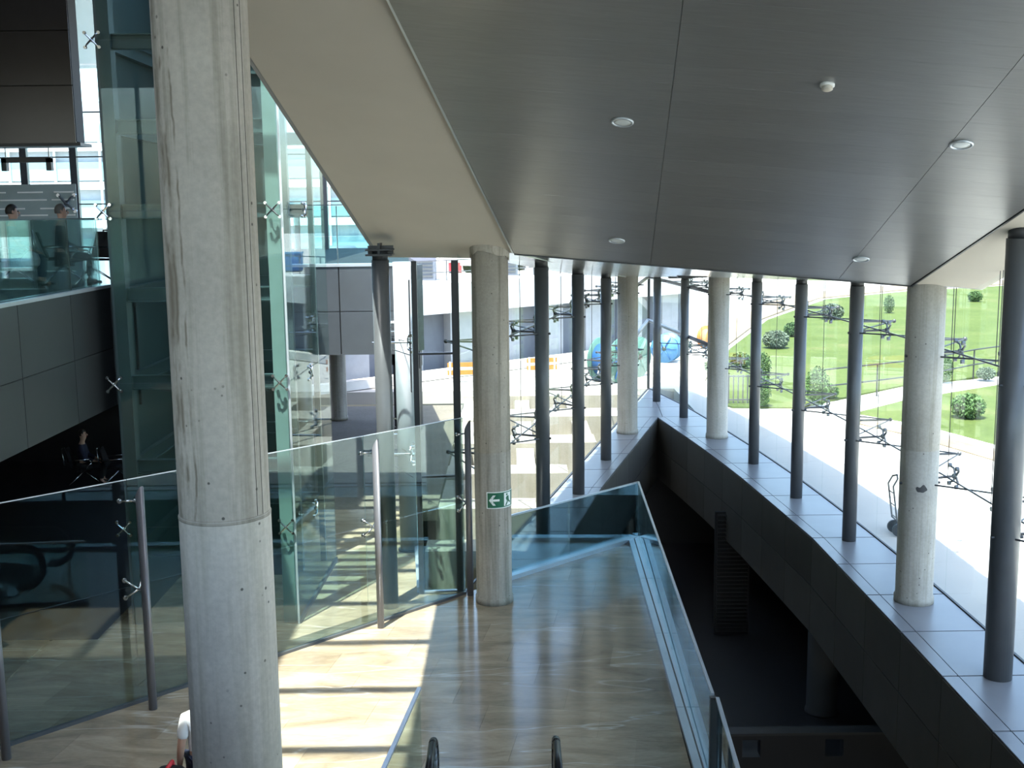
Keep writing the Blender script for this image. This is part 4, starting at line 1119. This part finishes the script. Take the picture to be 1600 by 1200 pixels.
# ================================================================== RAISED GREY WALKWAY BOX
BOXP = [(-4.80, 24.55), (-2.22, 24.55), (-2.0, 25.2), (-3.9, 38), (-7.3, 38)]
wk = thing('walkway_box', (-3.5, 24.55, FZ0), 'raised grey metal-clad walkway box beyond the glass screen', 'walkway')
MB().prism(BOXP, FZ0, FZ1).build('core', 'joint_dark', wk)
BX = [-4.80, -3.72, -2.78, -2.24]
for a, bb in zip(BX[:-1], BX[1:]):
    for z0, z1 in ((FZ0 - 0.01, FZ0 + 0.93), (FZ0 + 0.945, FZ1)):
        MB().box(a + 0.012, bb - 0.012, 24.52, 24.56, z0, z1).build('panel', 'box_panel', wk)
MB().hexa([(-2.22, 24.52, FZ0), (-1.96, 25.2, FZ0), (-2.0, 25.22, FZ0), (-2.26, 24.56, FZ0), (-2.22, 24.52, FZ1), (-1.96, 25.2, FZ1), (-2.0, 25.22, FZ1), (-2.26, 24.56, FZ1)]).build('panel', 'box_panel', wk)
MB().box(-4.82, -2.1, 24.5, 24.75, FZ1, FZ1 + 0.06).build('coping', 'aluminium', wk)
kb = thing('glass_balustrade', (-3.6, 24.7, FZ1), 'green glass balustrade on top of the grey walkway box', 'balustrade')
for a, bb in ((-4.55, -3.75), (-3.74, -2.95), (-2.94, -2.2)):
    for z0, z1 in ((FZ1 + 0.05, 6.02), (6.03, 6.68)):
        MB().slab((a, 24.68), (bb - .01, 24.68), z0, z1, z0, z1, 0.02).build('pane', 'glass_cyan', kb)
MB().slab((-4.55, 24.68), (-5.6, 29.5), FZ1 + .05, 6.68, FZ1 + .05, 6.68, 0.02).build('pane', 'glass_cyan', kb)
MB().bar((-4.55, 24.68, 6.7), (-2.2, 24.68, 6.7), 0.03, 0.02).build('top_rail', 'green_steel', kb)
for x in (-4.55, -3.745): MB().bar((x, 24.66, FZ1), (x, 24.66, 6.68), 0.02, 0.02).build('joint_strip', 'green_steel', kb)
steel_col(-5.75, 26.6, 0.18, 11.3, 'tall grey steel column rising beside the walkway balustrade', 0.0)
steel_col(-4.62, 24.85, 0.17, FZ0 - .07, 'dark steel column under the left end of the walkway box')
concrete_col(-5.56, 35.67, 0.27, FZ0, 'concrete column in shade far beneath the walkway box', 'concrete')
t = thing('steel_column', (-2.05, 21.35, 0), 'pale grey steel column just outside the glass side wall', 'column', 'round steel columns')
MB().lathe((-2.05, 21.35, 0), [(0.17, 0), (0.17, 5.6)], 28).build('shaft', 'wall_pale', t, smooth=True)
MB().lathe((-2.05, 21.35, 0), [(0.21, 0), (0.21, 0.03)], 24).build('base_plate', 'steel_dark', t)
# stairs under the box
stp = thing('staircase', (-4.0, 31, 0), 'dark concrete staircase stepping up beneath the walkway box', 'staircase')
for k in range(12):
    MB().box(-3.95 - 0.0, -2.95, 30.0, 30.9, 0, 0.01).build('tread', 'void_dark', stp) if k == 0 else None
    MB().box(-4.55 + k * 0.1, -2.7, 33.0 + 0, 33.9, FZ0 - 0.28 * (k + 1) / 2.4 - .1, FZ0 - 0.28 * k / 2.4 - .1).build('step', 'void_dark', stp)
MB().box(-3.5, -2.75, 33.0, 34.2, 0, FZ0 - 0.5).build('support_wall', 'void_dark', stp)

# ================================================================== ESCALATOR
es = thing('escalator', (-0.25, 10.5, 0), 'escalator with black handrails rising towards the viewer', 'escalator')
def newel(x):
    """balustrade side: glass, metal deck and rubber handrail with round nose at the floor end"""
    yn, r = 11.12, 0.40
    path = []
    for k in range(13):
        q = R(-100 + k * 190 / 12)
        path.append((x, yn + r * math.cos(q), 0.60 + r * math.sin(q)))
    ytop, sl_ = 1.9, math.tan(R(30))
    path += [(x, 10.4, 0.98), (x, 9.7, 1.05), (x, 9.0, 1.32), (x, ytop, 1.32 + (9.0 - ytop) * sl_)]
    hr = MB()
    for a, bb in zip(path[:-1], path[1:]): hr.bar(a, bb, 0.085, 0.055, (1, 0, 0)) if False else hr.cyl(a, bb, 0.042, n=10)
    for p in path: hr.ball(p, 0.042, 10, 6)
    hrl = hr.build('handrail', 'rubber', es, smooth=True)
    inn = MB()
    path2 = [(x, 11.12 + (p[1] - 11.12) * 0.86 if i < 13 else p[1], 0.60 + (p[2] - 0.60) * 0.86 if i < 13 else p[2] - 0.055) for i, p in enumerate(path)]
    for a, bb in zip(path2[:-1], path2[1:]): inn.cyl(a, bb, 0.025, n=8)
    inn.build('handrail_track', 'rubber_edge', hrl, smooth=True)
    P = [(x, p[1], p[2]) for p in path2] + [(x, ytop, 0.45 + (9.0 - ytop) * sl_), (x, 9.2, 0.40), (x, 10.3, 0.25), (x, 10.75, 0.25)]
    n = len(P)
    MB().add([(q[0] - 0.006, q[1], q[2]) for q in P] + [(q[0] + 0.006, q[1], q[2]) for q in P], [tuple(range(n - 1, -1, -1)), tuple(range(n, 2 * n))] + [(i, (i + 1) % n, n + (i + 1) % n, n + i) for i in range(n)]).build('glass_side', 'glass_green', es)
    MB().hexa([(x - .11, ytop, (9.0 - ytop) * sl_ - .35), (x + .11, ytop, (9.0 - ytop) * sl_ - .35), (x + .11, 9.2, -.0), (x - .11, 9.2, 0), (x - .11, ytop, (9.0 - ytop) * sl_ + .45), (x + .11, ytop, (9.0 - ytop) * sl_ + .45), (x + .11, 9.2, .40), (x - .11, 9.2, .40)]).build('skirt', 'aluminium', es)
    MB().hexa([(x - .11, 9.2, 0), (x + .11, 9.2, 0), (x + .11, 10.8, 0), (x - .11, 10.8, 0), (x - .11, 9.2, .40), (x + .11, 9.2, .40), (x + .11, 10.8, .25), (x - .11, 10.8, .25)]).build('skirt', 'aluminium', es)
newel(-0.88); newel(0.42)
MB().box(-0.77, 0.31, 9.9, 10.9, 0, 0.03).build('comb_plate', 'aluminium', es)
for k in range(20):
    y0 = 9.9 - k * 0.4; z0 = max(0, (k - 1)) * 0.231
    if y0 < 2: break
    MB().box(-0.76, 0.30, y0 - 0.4, y0 - 0.002, max(0.0, z0 - 0.1), z0 + 0.04).build('step', 'steel_satin', es)
eg = thing('glass_balustrade', (-1.2, 11.3, 0), 'slim glass guard beside the escalator handrail', 'balustrade')
MB().slab((-1.11, 12.33), (-1.40, 9.6), 0.02, 1.08, 0.02, 1.08, 0.02).build('pane', 'glass_green', eg)
MB().bar((-1.11, 12.33, 1.095), (-1.40, 9.6, 1.095), 0.045, 0.03).build('top_rail', 'aluminium', eg)
MB().bar((-1.11, 12.33, 0.03), (-1.40, 9.6, 0.03), 0.07, 0.06).build('base_channel', 'steel_paint', eg)

# ================================================================== CEILING FITTINGS
def slope_frame(x, y):
    z = zc(x, y) - PT; nrm = Vector((-0.11, -0.31, -1)).normalized()     # downward normal of the rake
    return Vector((x, y, z)), Vector((0, 0, -1)).rotation_difference(nrm).to_euler()
DL = [((1.24, 12.63), 'upper left'), ((1.59, 17.02), 'lower left'), ((4.84, 12.33), 'upper right'), ((5.17, 16.74), 'lower right')]
dsrc = None
for (x, y), nm in DL:
    p, e = slope_frame(x, y)
    t = thing('downlight', p, 'round recessed downlight, %s of the four in the metal ceiling' % nm, 'downlight', 'ceiling downlights'); t.rotation_euler = e
    if dsrc is None:
        ring = h_build(MB().lathe((0, 0, 0), [(0.125, 0.0), (0.125, -0.012), (0.115, -0.022), (0.10, -0.018), (0.098, 0.0)], 32), 'ring', 'aluminium', t)
        lens = h_build(MB().lathe((0, 0, 0), [(0.098, -0.002), (0.098, -0.010), (0.06, -0.014)], 28), 'lens', 'lens', t); dsrc = (ring, lens)
    else:
        for s in dsrc: copy_part(s, t)
p, e = slope_frame(3.09, 11.25)
t = thing('smoke_detector', p, 'small white smoke detector on the metal ceiling', 'smoke detector'); t.rotation_euler = e
h_build(MB().lathe((0, 0, 0), [(0.07, 0), (0.07, -0.02), (0.062, -0.026)], 24), 'base', 'white_paint', t)
h_build(MB().lathe((0, 0, 0), [(0.05, -0.026), (0.055, -0.05), (0.04, -0.062), (0.02, -0.064)], 24), 'head', 'plaster', t)

# ================================================================== OUTSIDE
gmb = MB()
gd = MB().box(-160, 260, 45, 400, -0.5, -0.03).box(6.0, 260, 12, 45, -0.5, -0.03).box(7.42, 260, -60, 12, -0.5, -0.03).box(-160, -7.4, 38.2, 45, -0.5, -0.03).box(-7.4, 6.0, 41.35, 45, -0.5, -0.03)
gd = gd.build('ground', 'paving', origin=(0, 40, -0.5)); tag(gd, 'sunlit pale paving around the glass building', 'ground', kind='structure')
# the pavement inside the void plan must not block it: ground under the walkway box
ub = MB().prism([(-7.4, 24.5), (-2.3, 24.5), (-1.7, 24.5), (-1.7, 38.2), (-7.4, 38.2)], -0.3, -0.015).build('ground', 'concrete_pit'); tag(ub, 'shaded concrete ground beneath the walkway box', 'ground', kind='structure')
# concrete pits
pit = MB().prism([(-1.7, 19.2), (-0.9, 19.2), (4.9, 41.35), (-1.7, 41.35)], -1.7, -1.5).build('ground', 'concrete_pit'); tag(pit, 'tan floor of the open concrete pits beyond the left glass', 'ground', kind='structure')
NB = ['nearest', 'second', 'third', 'fourth', 'fifth', 'farthest']
for i, (y0, w_) in enumerate(((21.4, 0.8), (24.6, 0.9), (28.0, 1.0), (31.8, 1.2), (36.0, 1.5), (40.2, 1.15))):
    xr = g_left(y0) - 0.15
    o = MB().box(-1.75, xr, y0, y0 + w_, -1.5, -0.06).build('concrete_beam', 'concrete_ext')
    tag(o, 'broad sunlit concrete cross beam of the pits, %s to the glass screen' % NB[i], 'beam', 'concrete pit beams')
BM = ((21.4, .8), (24.6, .9), (28.0, 1.0), (31.8, 1.2), (36.0, 1.5), (40.2, 1.15))
for i, (x0, ya) in enumerate(((-1.7, 24.6), (0.1, 28.0), (1.9, 33.0))):
    for j, ((qa, wa), (qb, wb_)) in enumerate(zip(BM[:-1], BM[1:])):
        a, bb = qa + wa + 0.025, qb - 0.025
        if a < ya: continue
        o = MB().hexa([(x0, a, -1.5), (x0 + .5, a, -1.5), (x0 + .5, bb, -1.5), (x0, bb, -1.5), (x0, a, -0.2), (x0 + .5, a, -0.2), (x0 + .5, bb, -0.2), (x0, bb, -0.2)]).build('concrete_rib', 'concrete_ext')
        tag(o, 'concrete rib linking the %s and %s pit beams, %s' % (NB[j], NB[j + 1], ['left row', 'middle row', 'row nearest the glass'][i]), 'beam', 'concrete pit ribs')
# building across: oblique wall, pilasters and deck
def oblique(s, off=0.0):
    a, bb = Vector((-7.0, 40.6 + 1.9)), Vector((8.2, 55.5)); d = (bb - a).normalized(); n_ = Vector((d.y, -d.x))
    p = a + d * s + n_ * off; return (p.x, p.y)
nb = thing('service_building', (0, 50, 0), 'low white service building with blue-grey bays beyond the pits', 'building')
LN = 20.0
MB().slab(oblique(-3), oblique(LN), 0, 2.7, 0, 2.7, 0.3).build('wall', 'wall_blue_grey', nb)
for k in range(9):
    s = -2.2 + k * 2.55
    MB().slab(oblique(s, 0.35), oblique(s + 1.15, 0.35), 0, 2.6, 0, 2.6, 0.5).build('pilaster', 'wall_pale', nb)
MB().slab(oblique(-3.2, 0.3), oblique(LN + 0.2, 0.3), 2.55, 3.75, 2.55, 3.75, 1.6).build('roof_fascia', 'wall_white', nb)
q = [oblique(-3.2, 0), oblique(LN, 0), oblique(LN, -12), oblique(-3.2, -12)]
if area(q) < 0: q = q[::-1]
MB().prism(q, 3.3, 3.7).build('roof_deck', 'road', nb)
MB().slab(oblique(LN, 0.2), oblique(LN, -12), 0, 3.3, 0, 3.3, 0.3).build('side_wall', 'wall_blue_grey', nb)
MB().slab(oblique(-2, 1.2), oblique(LN, 1.2), 0, 0.35, 0, 0.35, 0.4).build('kerb', 'kerb', nb)
rl = thing('roof_railing', (*oblique(4, 0), 3.7), 'grey railing along the deck of the service building', 'railing')
for k in range(14):
    p = oblique(-2 + k * 1.6, -0.3); MB().cyl((*p, 3.7), (*p, 4.6), 0.03, n=6).build('post', 'steel_paint', rl)
for z in (4.1, 4.58): MB().bar((*oblique(-2, -.3), z), (*oblique(19, -.3), z), 0.04, 0.04).build('rail', 'steel_paint', rl)
def vehicle(p, ang, label, col, group):
    t = thing('service_vehicle', p, label, 'vehicle', group); t.rotation_euler = (0, 0, ang)
    h_build(MB().hexa([(-1.9, -.8, .35), (1.9, -.8, .35), (1.9, .8, .35), (-1.9, .8, .35), (-1.9, -.8, .95), (1.85, -.75, .9), (1.85, .75, .9), (-1.9, .8, .95)]), 'body', col, t)
    h_build(MB().hexa([(-1.2, -.74, .95), (1.0, -.74, .95), (1.0, .74, .95), (-1.2, .74, .95), (-.9, -.62, 1.5), (.55, -.62, 1.5), (.55, .62, 1.5), (-.9, .62, 1.5)]), 'cabin', 'wall_blue_grey', t)
    for x in (-1.2, 1.2):
        for y in (-.78, .78): h_build(MB().cyl((x, y - .1, .32), (x, y + .1, .32), .32, n=16), 'wheel', 'rubber', t)
    for y in (-.55, .55): h_build(MB().box(1.83, 1.9, y - .15, y + .15, .62, .78), 'lamp', 'lens', t)
    return t
v1 = oblique(3.2, -4); vehicle((*v1, 3.7), R(20), 'white service vehicle parked on the roof deck at left', 'wall_white', 'parked vehicles')
v1 = oblique(12.5, -5); vehicle((*v1, 3.7), R(60), 'white service vehicle parked on the roof deck behind the dark columns', 'wall_white', 'parked vehicles')
for i, (s, of) in enumerate(((8.2, -5.2), (10.4, -5.4))):
    p = oblique(s, of)
    t = thing('red_cabinet', (*p, 3.7), ('red cabinet on the roof deck nearer the exit sign column', 'red cabinet on the roof deck farther right')[i], 'cabinet', 'red cabinets')
    MB().box(p[0] - .3, p[0] + .3, p[1] - .2, p[1] + .2, 3.75, 4.2).build('body', 'red', t)
    MB().box(p[0] - .33, p[0] + .33, p[1] - .23, p[1] + .23, 4.2, 4.26).build('lid', 'white_paint', t)
    MB().box(p[0] - .3, p[0] + .3, p[1] - .18, p[1] + .18, 3.7, 3.75).build('plinth', 'steel_dark', t)
for i, s in enumerate((10.6, 6.0)):
    p = oblique(s, -2.2)
    t = thing('roof_unit', (*p, 3.7), ('grey ventilation box on the roof deck between dark columns', 'grey ventilation box on the roof deck left of the exit sign column')[i], 'vent')
    MB().box(p[0] - .7, p[0] + .7, p[1] - .5, p[1] + .5, 3.7, 4.7).build('body', 'wall_blue_grey', t)
    for k in range(5): MB().box(p[0] - .6, p[0] + .6, p[1] - .53, p[1] - .5, 3.85 + k * .15, 3.92 + k * .15).build('slat', 'steel_paint', t)
p = oblique(18.6, -2.0)
bt = thing('blue_tank', (*p, 3.7), 'bright blue container on the deck behind the tip of the glass walls', 'container')
MB().box(p[0] - .5, p[0] + .5, p[1] - .4, p[1] + .4, 3.76, 4.6).build('body', 'blue', bt); MB().box(p[0] - .54, p[0] + .54, p[1] - .44, p[1] + .44, 4.6, 4.67).build('lid', 'blue_pale', bt)
MB().box(p[0] - .45, p[0] + .45, p[1] - .35, p[1] + .35, 3.7, 3.76).build('plinth', 'steel_dark', bt)
# cable drums
def drum(p, ang, r, w_, cf, cc, label):
    t = thing('cable_drum', (p[0], p[1], 0), label, 'cable drum', 'cable drums'); t.rotation_euler = (0, 0, ang)
    for s in (-1, 1):
        f = h_build(MB().cyl((0, s * w_ - .03, r - .03), (0, s * w_ + .03, r - .03), r, n=32), 'flange', cf, t)
        h_build(MB().cyl((0, s * (w_ + .05), r - .03), (0, s * w_, r - .03), r * 0.16, n=12), 'hub', 'steel_dark', f)
        for k in range(6):
            q = k * PI / 3
            h_build(MB().bar((0.17 * r * math.cos(q), s * (w_ + .04), r - .03 + .17 * r * math.sin(q)), (.9 * r * math.cos(q), s * (w_ + .04), r - .03 + .9 * r * math.sin(q)), .06, .03), 'batten', cc, f)
    h_build(MB().cyl((0, -w_, r - .03), (0, w_, r - .03), r * 0.72, n=28), 'wound_cable', 'wood' if cf == 'orange' else cc, t)
drum((3.75, 43.2), R(55), 0.85, 0.45, 'drum_green', 'blue', 'green cable drum seen between the dark steel columns')
drum((4.75, 44.6), R(50), 0.8, 0.4, 'drum_green', 'drum_green', 'green cable drum behind the far left concrete column')
drum((6.75, 48.8), R(-25), 0.62, 0.36, 'blue_pale', 'blue', 'pale blue cable drum seen beside the slim tip column')
drum((9.4, 53.2), R(35), 0.55, 0.3, 'orange', 'blue_pale', 'orange-flanged cable drum behind the pale blue one')
# barrier and crates
for i, (x, y) in enumerate(((-1.9, 43.5), (1.2, 44.6))):
    t = thing('barrier', (x, y, 0), ('orange barrier seen through the narrow glass bay', 'orange barrier seen between the dark steel columns')[i], 'barrier', 'orange barriers')
    for z in (0.35, 0.65): MB().bar((x - .6, y, z), (x + .6, y, z + .02), .05, .18).build('board', 'orange', t)
    for s in (-.5, .5): MB().bar((x + s, y, -.03), (x + s, y, .78), .06).build('leg', 'white_paint', t)
t = thing('crate', (-10.0, 50.2, 0), 'blue crate standing outside left of the walkway box', 'crate')
MB().box(-10.5, -9.5, 49.8, 50.6, -.03, 1.3).build('body', 'blue', t); MB().box(-10.55, -9.45, 49.75, 50.65, 1.3, 1.38).build('lid', 'blue_pale', t)
t = thing('pallet_stack', (-11.3, 50.4, 0), 'stack of wooden boards outside left of the blue crate', 'stack')
for k in range(8): MB().box(-12, -10.7, 50, 51, -.03 + k * .22, .13 + k * .22).build('board', 'wood', t)
# pale terminal block seen above the walkway
tb = thing('terminal_block', (-20, 78, 0), 'pale terminal block with glass bands beyond the walkway box', 'building')
MB().box(-34, -9.0, 76, 82, -.03, 14.0).build('wall', 'wall_pale', tb)
for k, z in enumerate((1.4, 3.9, 6.4, 8.9, 11.4)):
    MB().box(-34, -9.0, 75.8, 76, z, z + 1.2).build('window_band', 'far_glass', tb)
    MB().box(-34.1, -8.9, 75.4, 76, z - 0.6, z - 0.1).build('ledge', 'wall_white', tb)
for x in range(-33, -9, 3): MB().box(x, x + .15, 75.7, 75.8, 1.4, 12.6).build('fin', 'wall_white', tb)

# lawn, kerbs, path, road
def flat(name, pts, z0, z1, mat, label, cat):
    if area(pts) < 0: pts = pts[::-1]
    return tag(MB().prism(pts, z0, z1).build(name, mat), label, cat, kind='structure')
def mound(x, y):
    d = max(0, min(1, (y - 40) / 45.0)); return 0.0 + 0.0 * d
LAWN1 = [(6.9, 38.2), (7.3, 36.95), (9.4, 36.7), (14.3, 41.0), (19.0, 43.4), (30, 46), (60, 52), (70, 96), (42.8, 94.2), (31.2, 88.5), (22.7, 81.4), (15.2, 66.7), (10.3, 52.9), (7.5, 42.5)]
flat('lawn', LAWN1, -0.1, 0.03, 'grass', 'large green lawn beyond the path outside the right glass', 'lawn')
LAWN2 = [(10.4, 35.0), (11.0, 34.9), (12.3, 33.0), (13.5, 29.1), (14.2, 24), (30, 22), (40, 40), (25, 42.5), (18.1, 41.1), (13.4, 37.9)]
flat('lawn', LAWN2, -0.1, 0.03, 'grass', 'nearer lawn wedge with a round shrub outside the right glass', 'lawn')
flat('kerb', [(10.3, 35.1), (10.95, 34.95), (12.25, 33.0), (13.48, 29.1), (14.2, 24.0), (13.9, 24.0), (13.2, 28.9), (12.0, 32.75), (10.8, 34.6)], -0.1, 0.07, 'kerb', 'white kerb curving round the nearer lawn wedge', 'kerb')
flat('gravel_strip', [(10.8, 34.55), (12.0, 32.7), (13.2, 28.9), (13.9, 24.0), (13.3, 24.0), (12.6, 28.2), (11.5, 31.9), (10.4, 34.2)], -0.1, 0.0, 'dirt', 'tan strip of ground along the white kerb', 'ground')
flat('dirt_bank', [(7.4, 42.8), (10.1, 53.2), (15.0, 67.2), (22.4, 82.2), (31, 89.6), (42.8, 95.4), (70, 97.5), (70, 103), (42.5, 100), (30, 93.5), (21, 86), (13.8, 68.5), (9.6, 53.6)], -0.1, 0.06, 'dirt', 'tan dirt edge along the top of the large lawn', 'ground')
def wall_far(): 
    return tag(MB().box(48, 140, 150, 152, -0.5, 3.0).build('far_wall', 'wall_blue_grey'), 'dark distant strip of wall at the upper right', 'wall')
fw_ = thing('distant_canopy', (80, 150, 0), 'dark distant canopy beyond the road at the upper right', 'canopy')
MB().box(48, 140, 149, 156, -2.7 + 1.5, -0.2).build('base_wall', 'wall_pale', fw_)
MB().box(46, 142, 147, 158, -0.2, 1.0).build('roof', 'wall_blue_grey', fw_)
# railings by the path
def railing(pts, label):
    t = thing('path_railing', (*pts[0], 0.03), label, 'railing')
    for p in pts: MB().cyl((*p, 0.0), (*p, 1.12), 0.03, n=8).build('post', 'steel_dark', t)
    for z in (0.55, 1.12): MB().tube([(*p, z) for p in pts], 0.028, 6).build('rail', 'steel_dark', t)
railing([(10.12, 37.5), (12.72, 38.9), (14.9, 40.2), (17.59, 42.6), (19.3, 43.8)], 'dark two-rail railing beside the white lawn path')
t = thing('fence', (7.4, 37.6, 0), 'short dark picket fence behind the far concrete column', 'fence')
for k in range(8): MB().bar((7.3 + k * .16, 37.6, 0), (7.3 + k * .16, 37.6, 1.0), .04).build('picket', 'steel_paint', t)
for z in (.15, .95): MB().bar((7.25, 37.6, z), (8.5, 37.6, z), .03, .05).build('rail', 'steel_paint', t)
# shrubs
def crown_mesh(seed, n, rz):
    rnd = random.Random(seed); mb = MB()
    for i in range(n):
        while True:
            p = Vector((rnd.uniform(-1, 1), rnd.uniform(-1, 1), rnd.uniform(-0.9, 1)))
            if 0.35 < p.length < 1.0: break
        p = Vector((p.x, p.y, p.z * rz + rz * 0.95)); s = rnd.uniform(0.12, 0.26)
        a = Vector((rnd.uniform(-1, 1), rnd.uniform(-1, 1), rnd.uniform(-1, 1))).normalized(); b_ = a.orthogonal().normalized()
        c_ = a.cross(b_)
        mb.add([p - b_ * s * 0.5, p + c_ * s * 0.35, p + b_ * s * 0.5 + a * s * 0.15, p - c_ * s * 0.35], [(0, 1, 2, 3)])
    return mb
crowns = {}
for kind, (sd_, n_, rz, mt) in {'round': (1, 1700, 0.75, 'leaf'), 'tall': (2, 1500, 1.7, 'leaf'), 'grey': (3, 1700, 0.7, 'leaf_grey')}.items():
    mb = crown_mesh(sd_, n_, rz); me = bpy.data.meshes.new('foliage'); me.from_pydata(mb.v, [], mb.f); me.materials.append(M(mt)); crowns[kind] = me
stem = MB().cyl((0, 0, -0.05), (0, 0, 0.8), 0.09, 0.05, 7).cyl((0, 0, 0.3), (0.3, 0.1, 0.8), 0.05, 0.03, 6).cyl((0, 0, 0.35), (-0.28, -0.15, 0.85), 0.05, 0.03, 6)
stem_me = bpy.data.meshes.new('stem'); stem_me.from_pydata(stem.v, [], stem.f); stem_me.materials.append(M('bark'))
SH = [(12.41, 52.72, 0.62, 'grey', 'grey-green shrub on the lawn left of the middle steel columns'), (14.41, 57.5, 0.5, 'round', 'darker green shrub just behind the grey-green one'),
      (18.87, 66.23, 0.68, 'grey', 'grey shrub high on the lawn beside a rod fitting'), (23.4, 69.85, 0.34, 'tall', 'small upright tree on the upper lawn before the largest concrete column'),
      (31.9, 77.6, 0.5, 'round', 'dark shrub on the upper lawn right of the largest concrete column'), (14.1, 34.4, 0.52, 'round', 'large round green shrub on the nearer lawn wedge'),
      (16.2, 41.8, 0.3, 'tall', 'thin sapling beside the white path'), (8.15, 44.5, 0.5, 'grey', 'dark shrub just right of the far right concrete column'),
      (9.4, 46.0, 0.45, 'round', 'dark shrub behind the first steel column after the far concrete one'), (9.38, 41.9, 0.36, 'tall', 'upright bush beyond the steel column, upper of two'),
      (8.25, 36.9, 0.33, 'tall', 'upright bush at the lawn corner, lower of two'), (10.1, 36.9, 0.4, 'tall', 'loose leafy bush at the end of the railing'),
      (10.9, 38.4, 0.35, 'round', 'small bush behind the railing end'), (17.9, 42.2, 0.35, 'grey', 'small grey bush beside the path near the picture edge'),
      (36.5, 70.5, 0.4, 'tall', 'yellowish sapling on the upper lawn near the right edge')]
for x, y, s, kd, lb_ in SH:
    t = thing('shrub', (x, y, 0.03), lb_, 'shrub', 'lawn shrubs')
    for nm, me in (('foliage', crowns[kd]), ('stem', stem_me)):
        o = bpy.data.objects.new(nm, me); COL.objects.link(o); o.parent = t; o.scale = (s, s, s); o.rotation_euler = (0, 0, random.random() * 6)
# hand truck outside
ht = thing('hand_truck', (7.75, 22.1, -0.03), 'grey hand truck parked outside behind the largest concrete column', 'hand truck')
for y in (21.95, 22.25):
    MB().tube([(7.95, y, 0.05), (7.68, y, 0.3), (7.58, y, 1.0), (7.66, y, 1.15)], 0.018, 6).build('side_rail', 'steel_paint', ht)
    MB().cyl((7.72, y - 0.02, 0.10), (7.72, y + 0.02, 0.10), 0.13, n=16).build('wheel', 'rubber', ht)
for z, x in ((0.35, 7.67), (0.6, 7.63), (0.85, 7.60)): MB().cyl((x, 21.95, z), (x, 22.25, z), 0.012, n=6).build('rung', 'steel_paint', ht)
MB().box(7.72, 8.05, 21.92, 22.28, -0.02, 0.0).build('toe_plate', 'steel_paint', ht)
MB().tube([(7.66, 21.95, 1.15), (7.70, 22.1, 1.2), (7.66, 22.25, 1.15)], 0.018, 6).build('handle', 'steel_dark', ht)
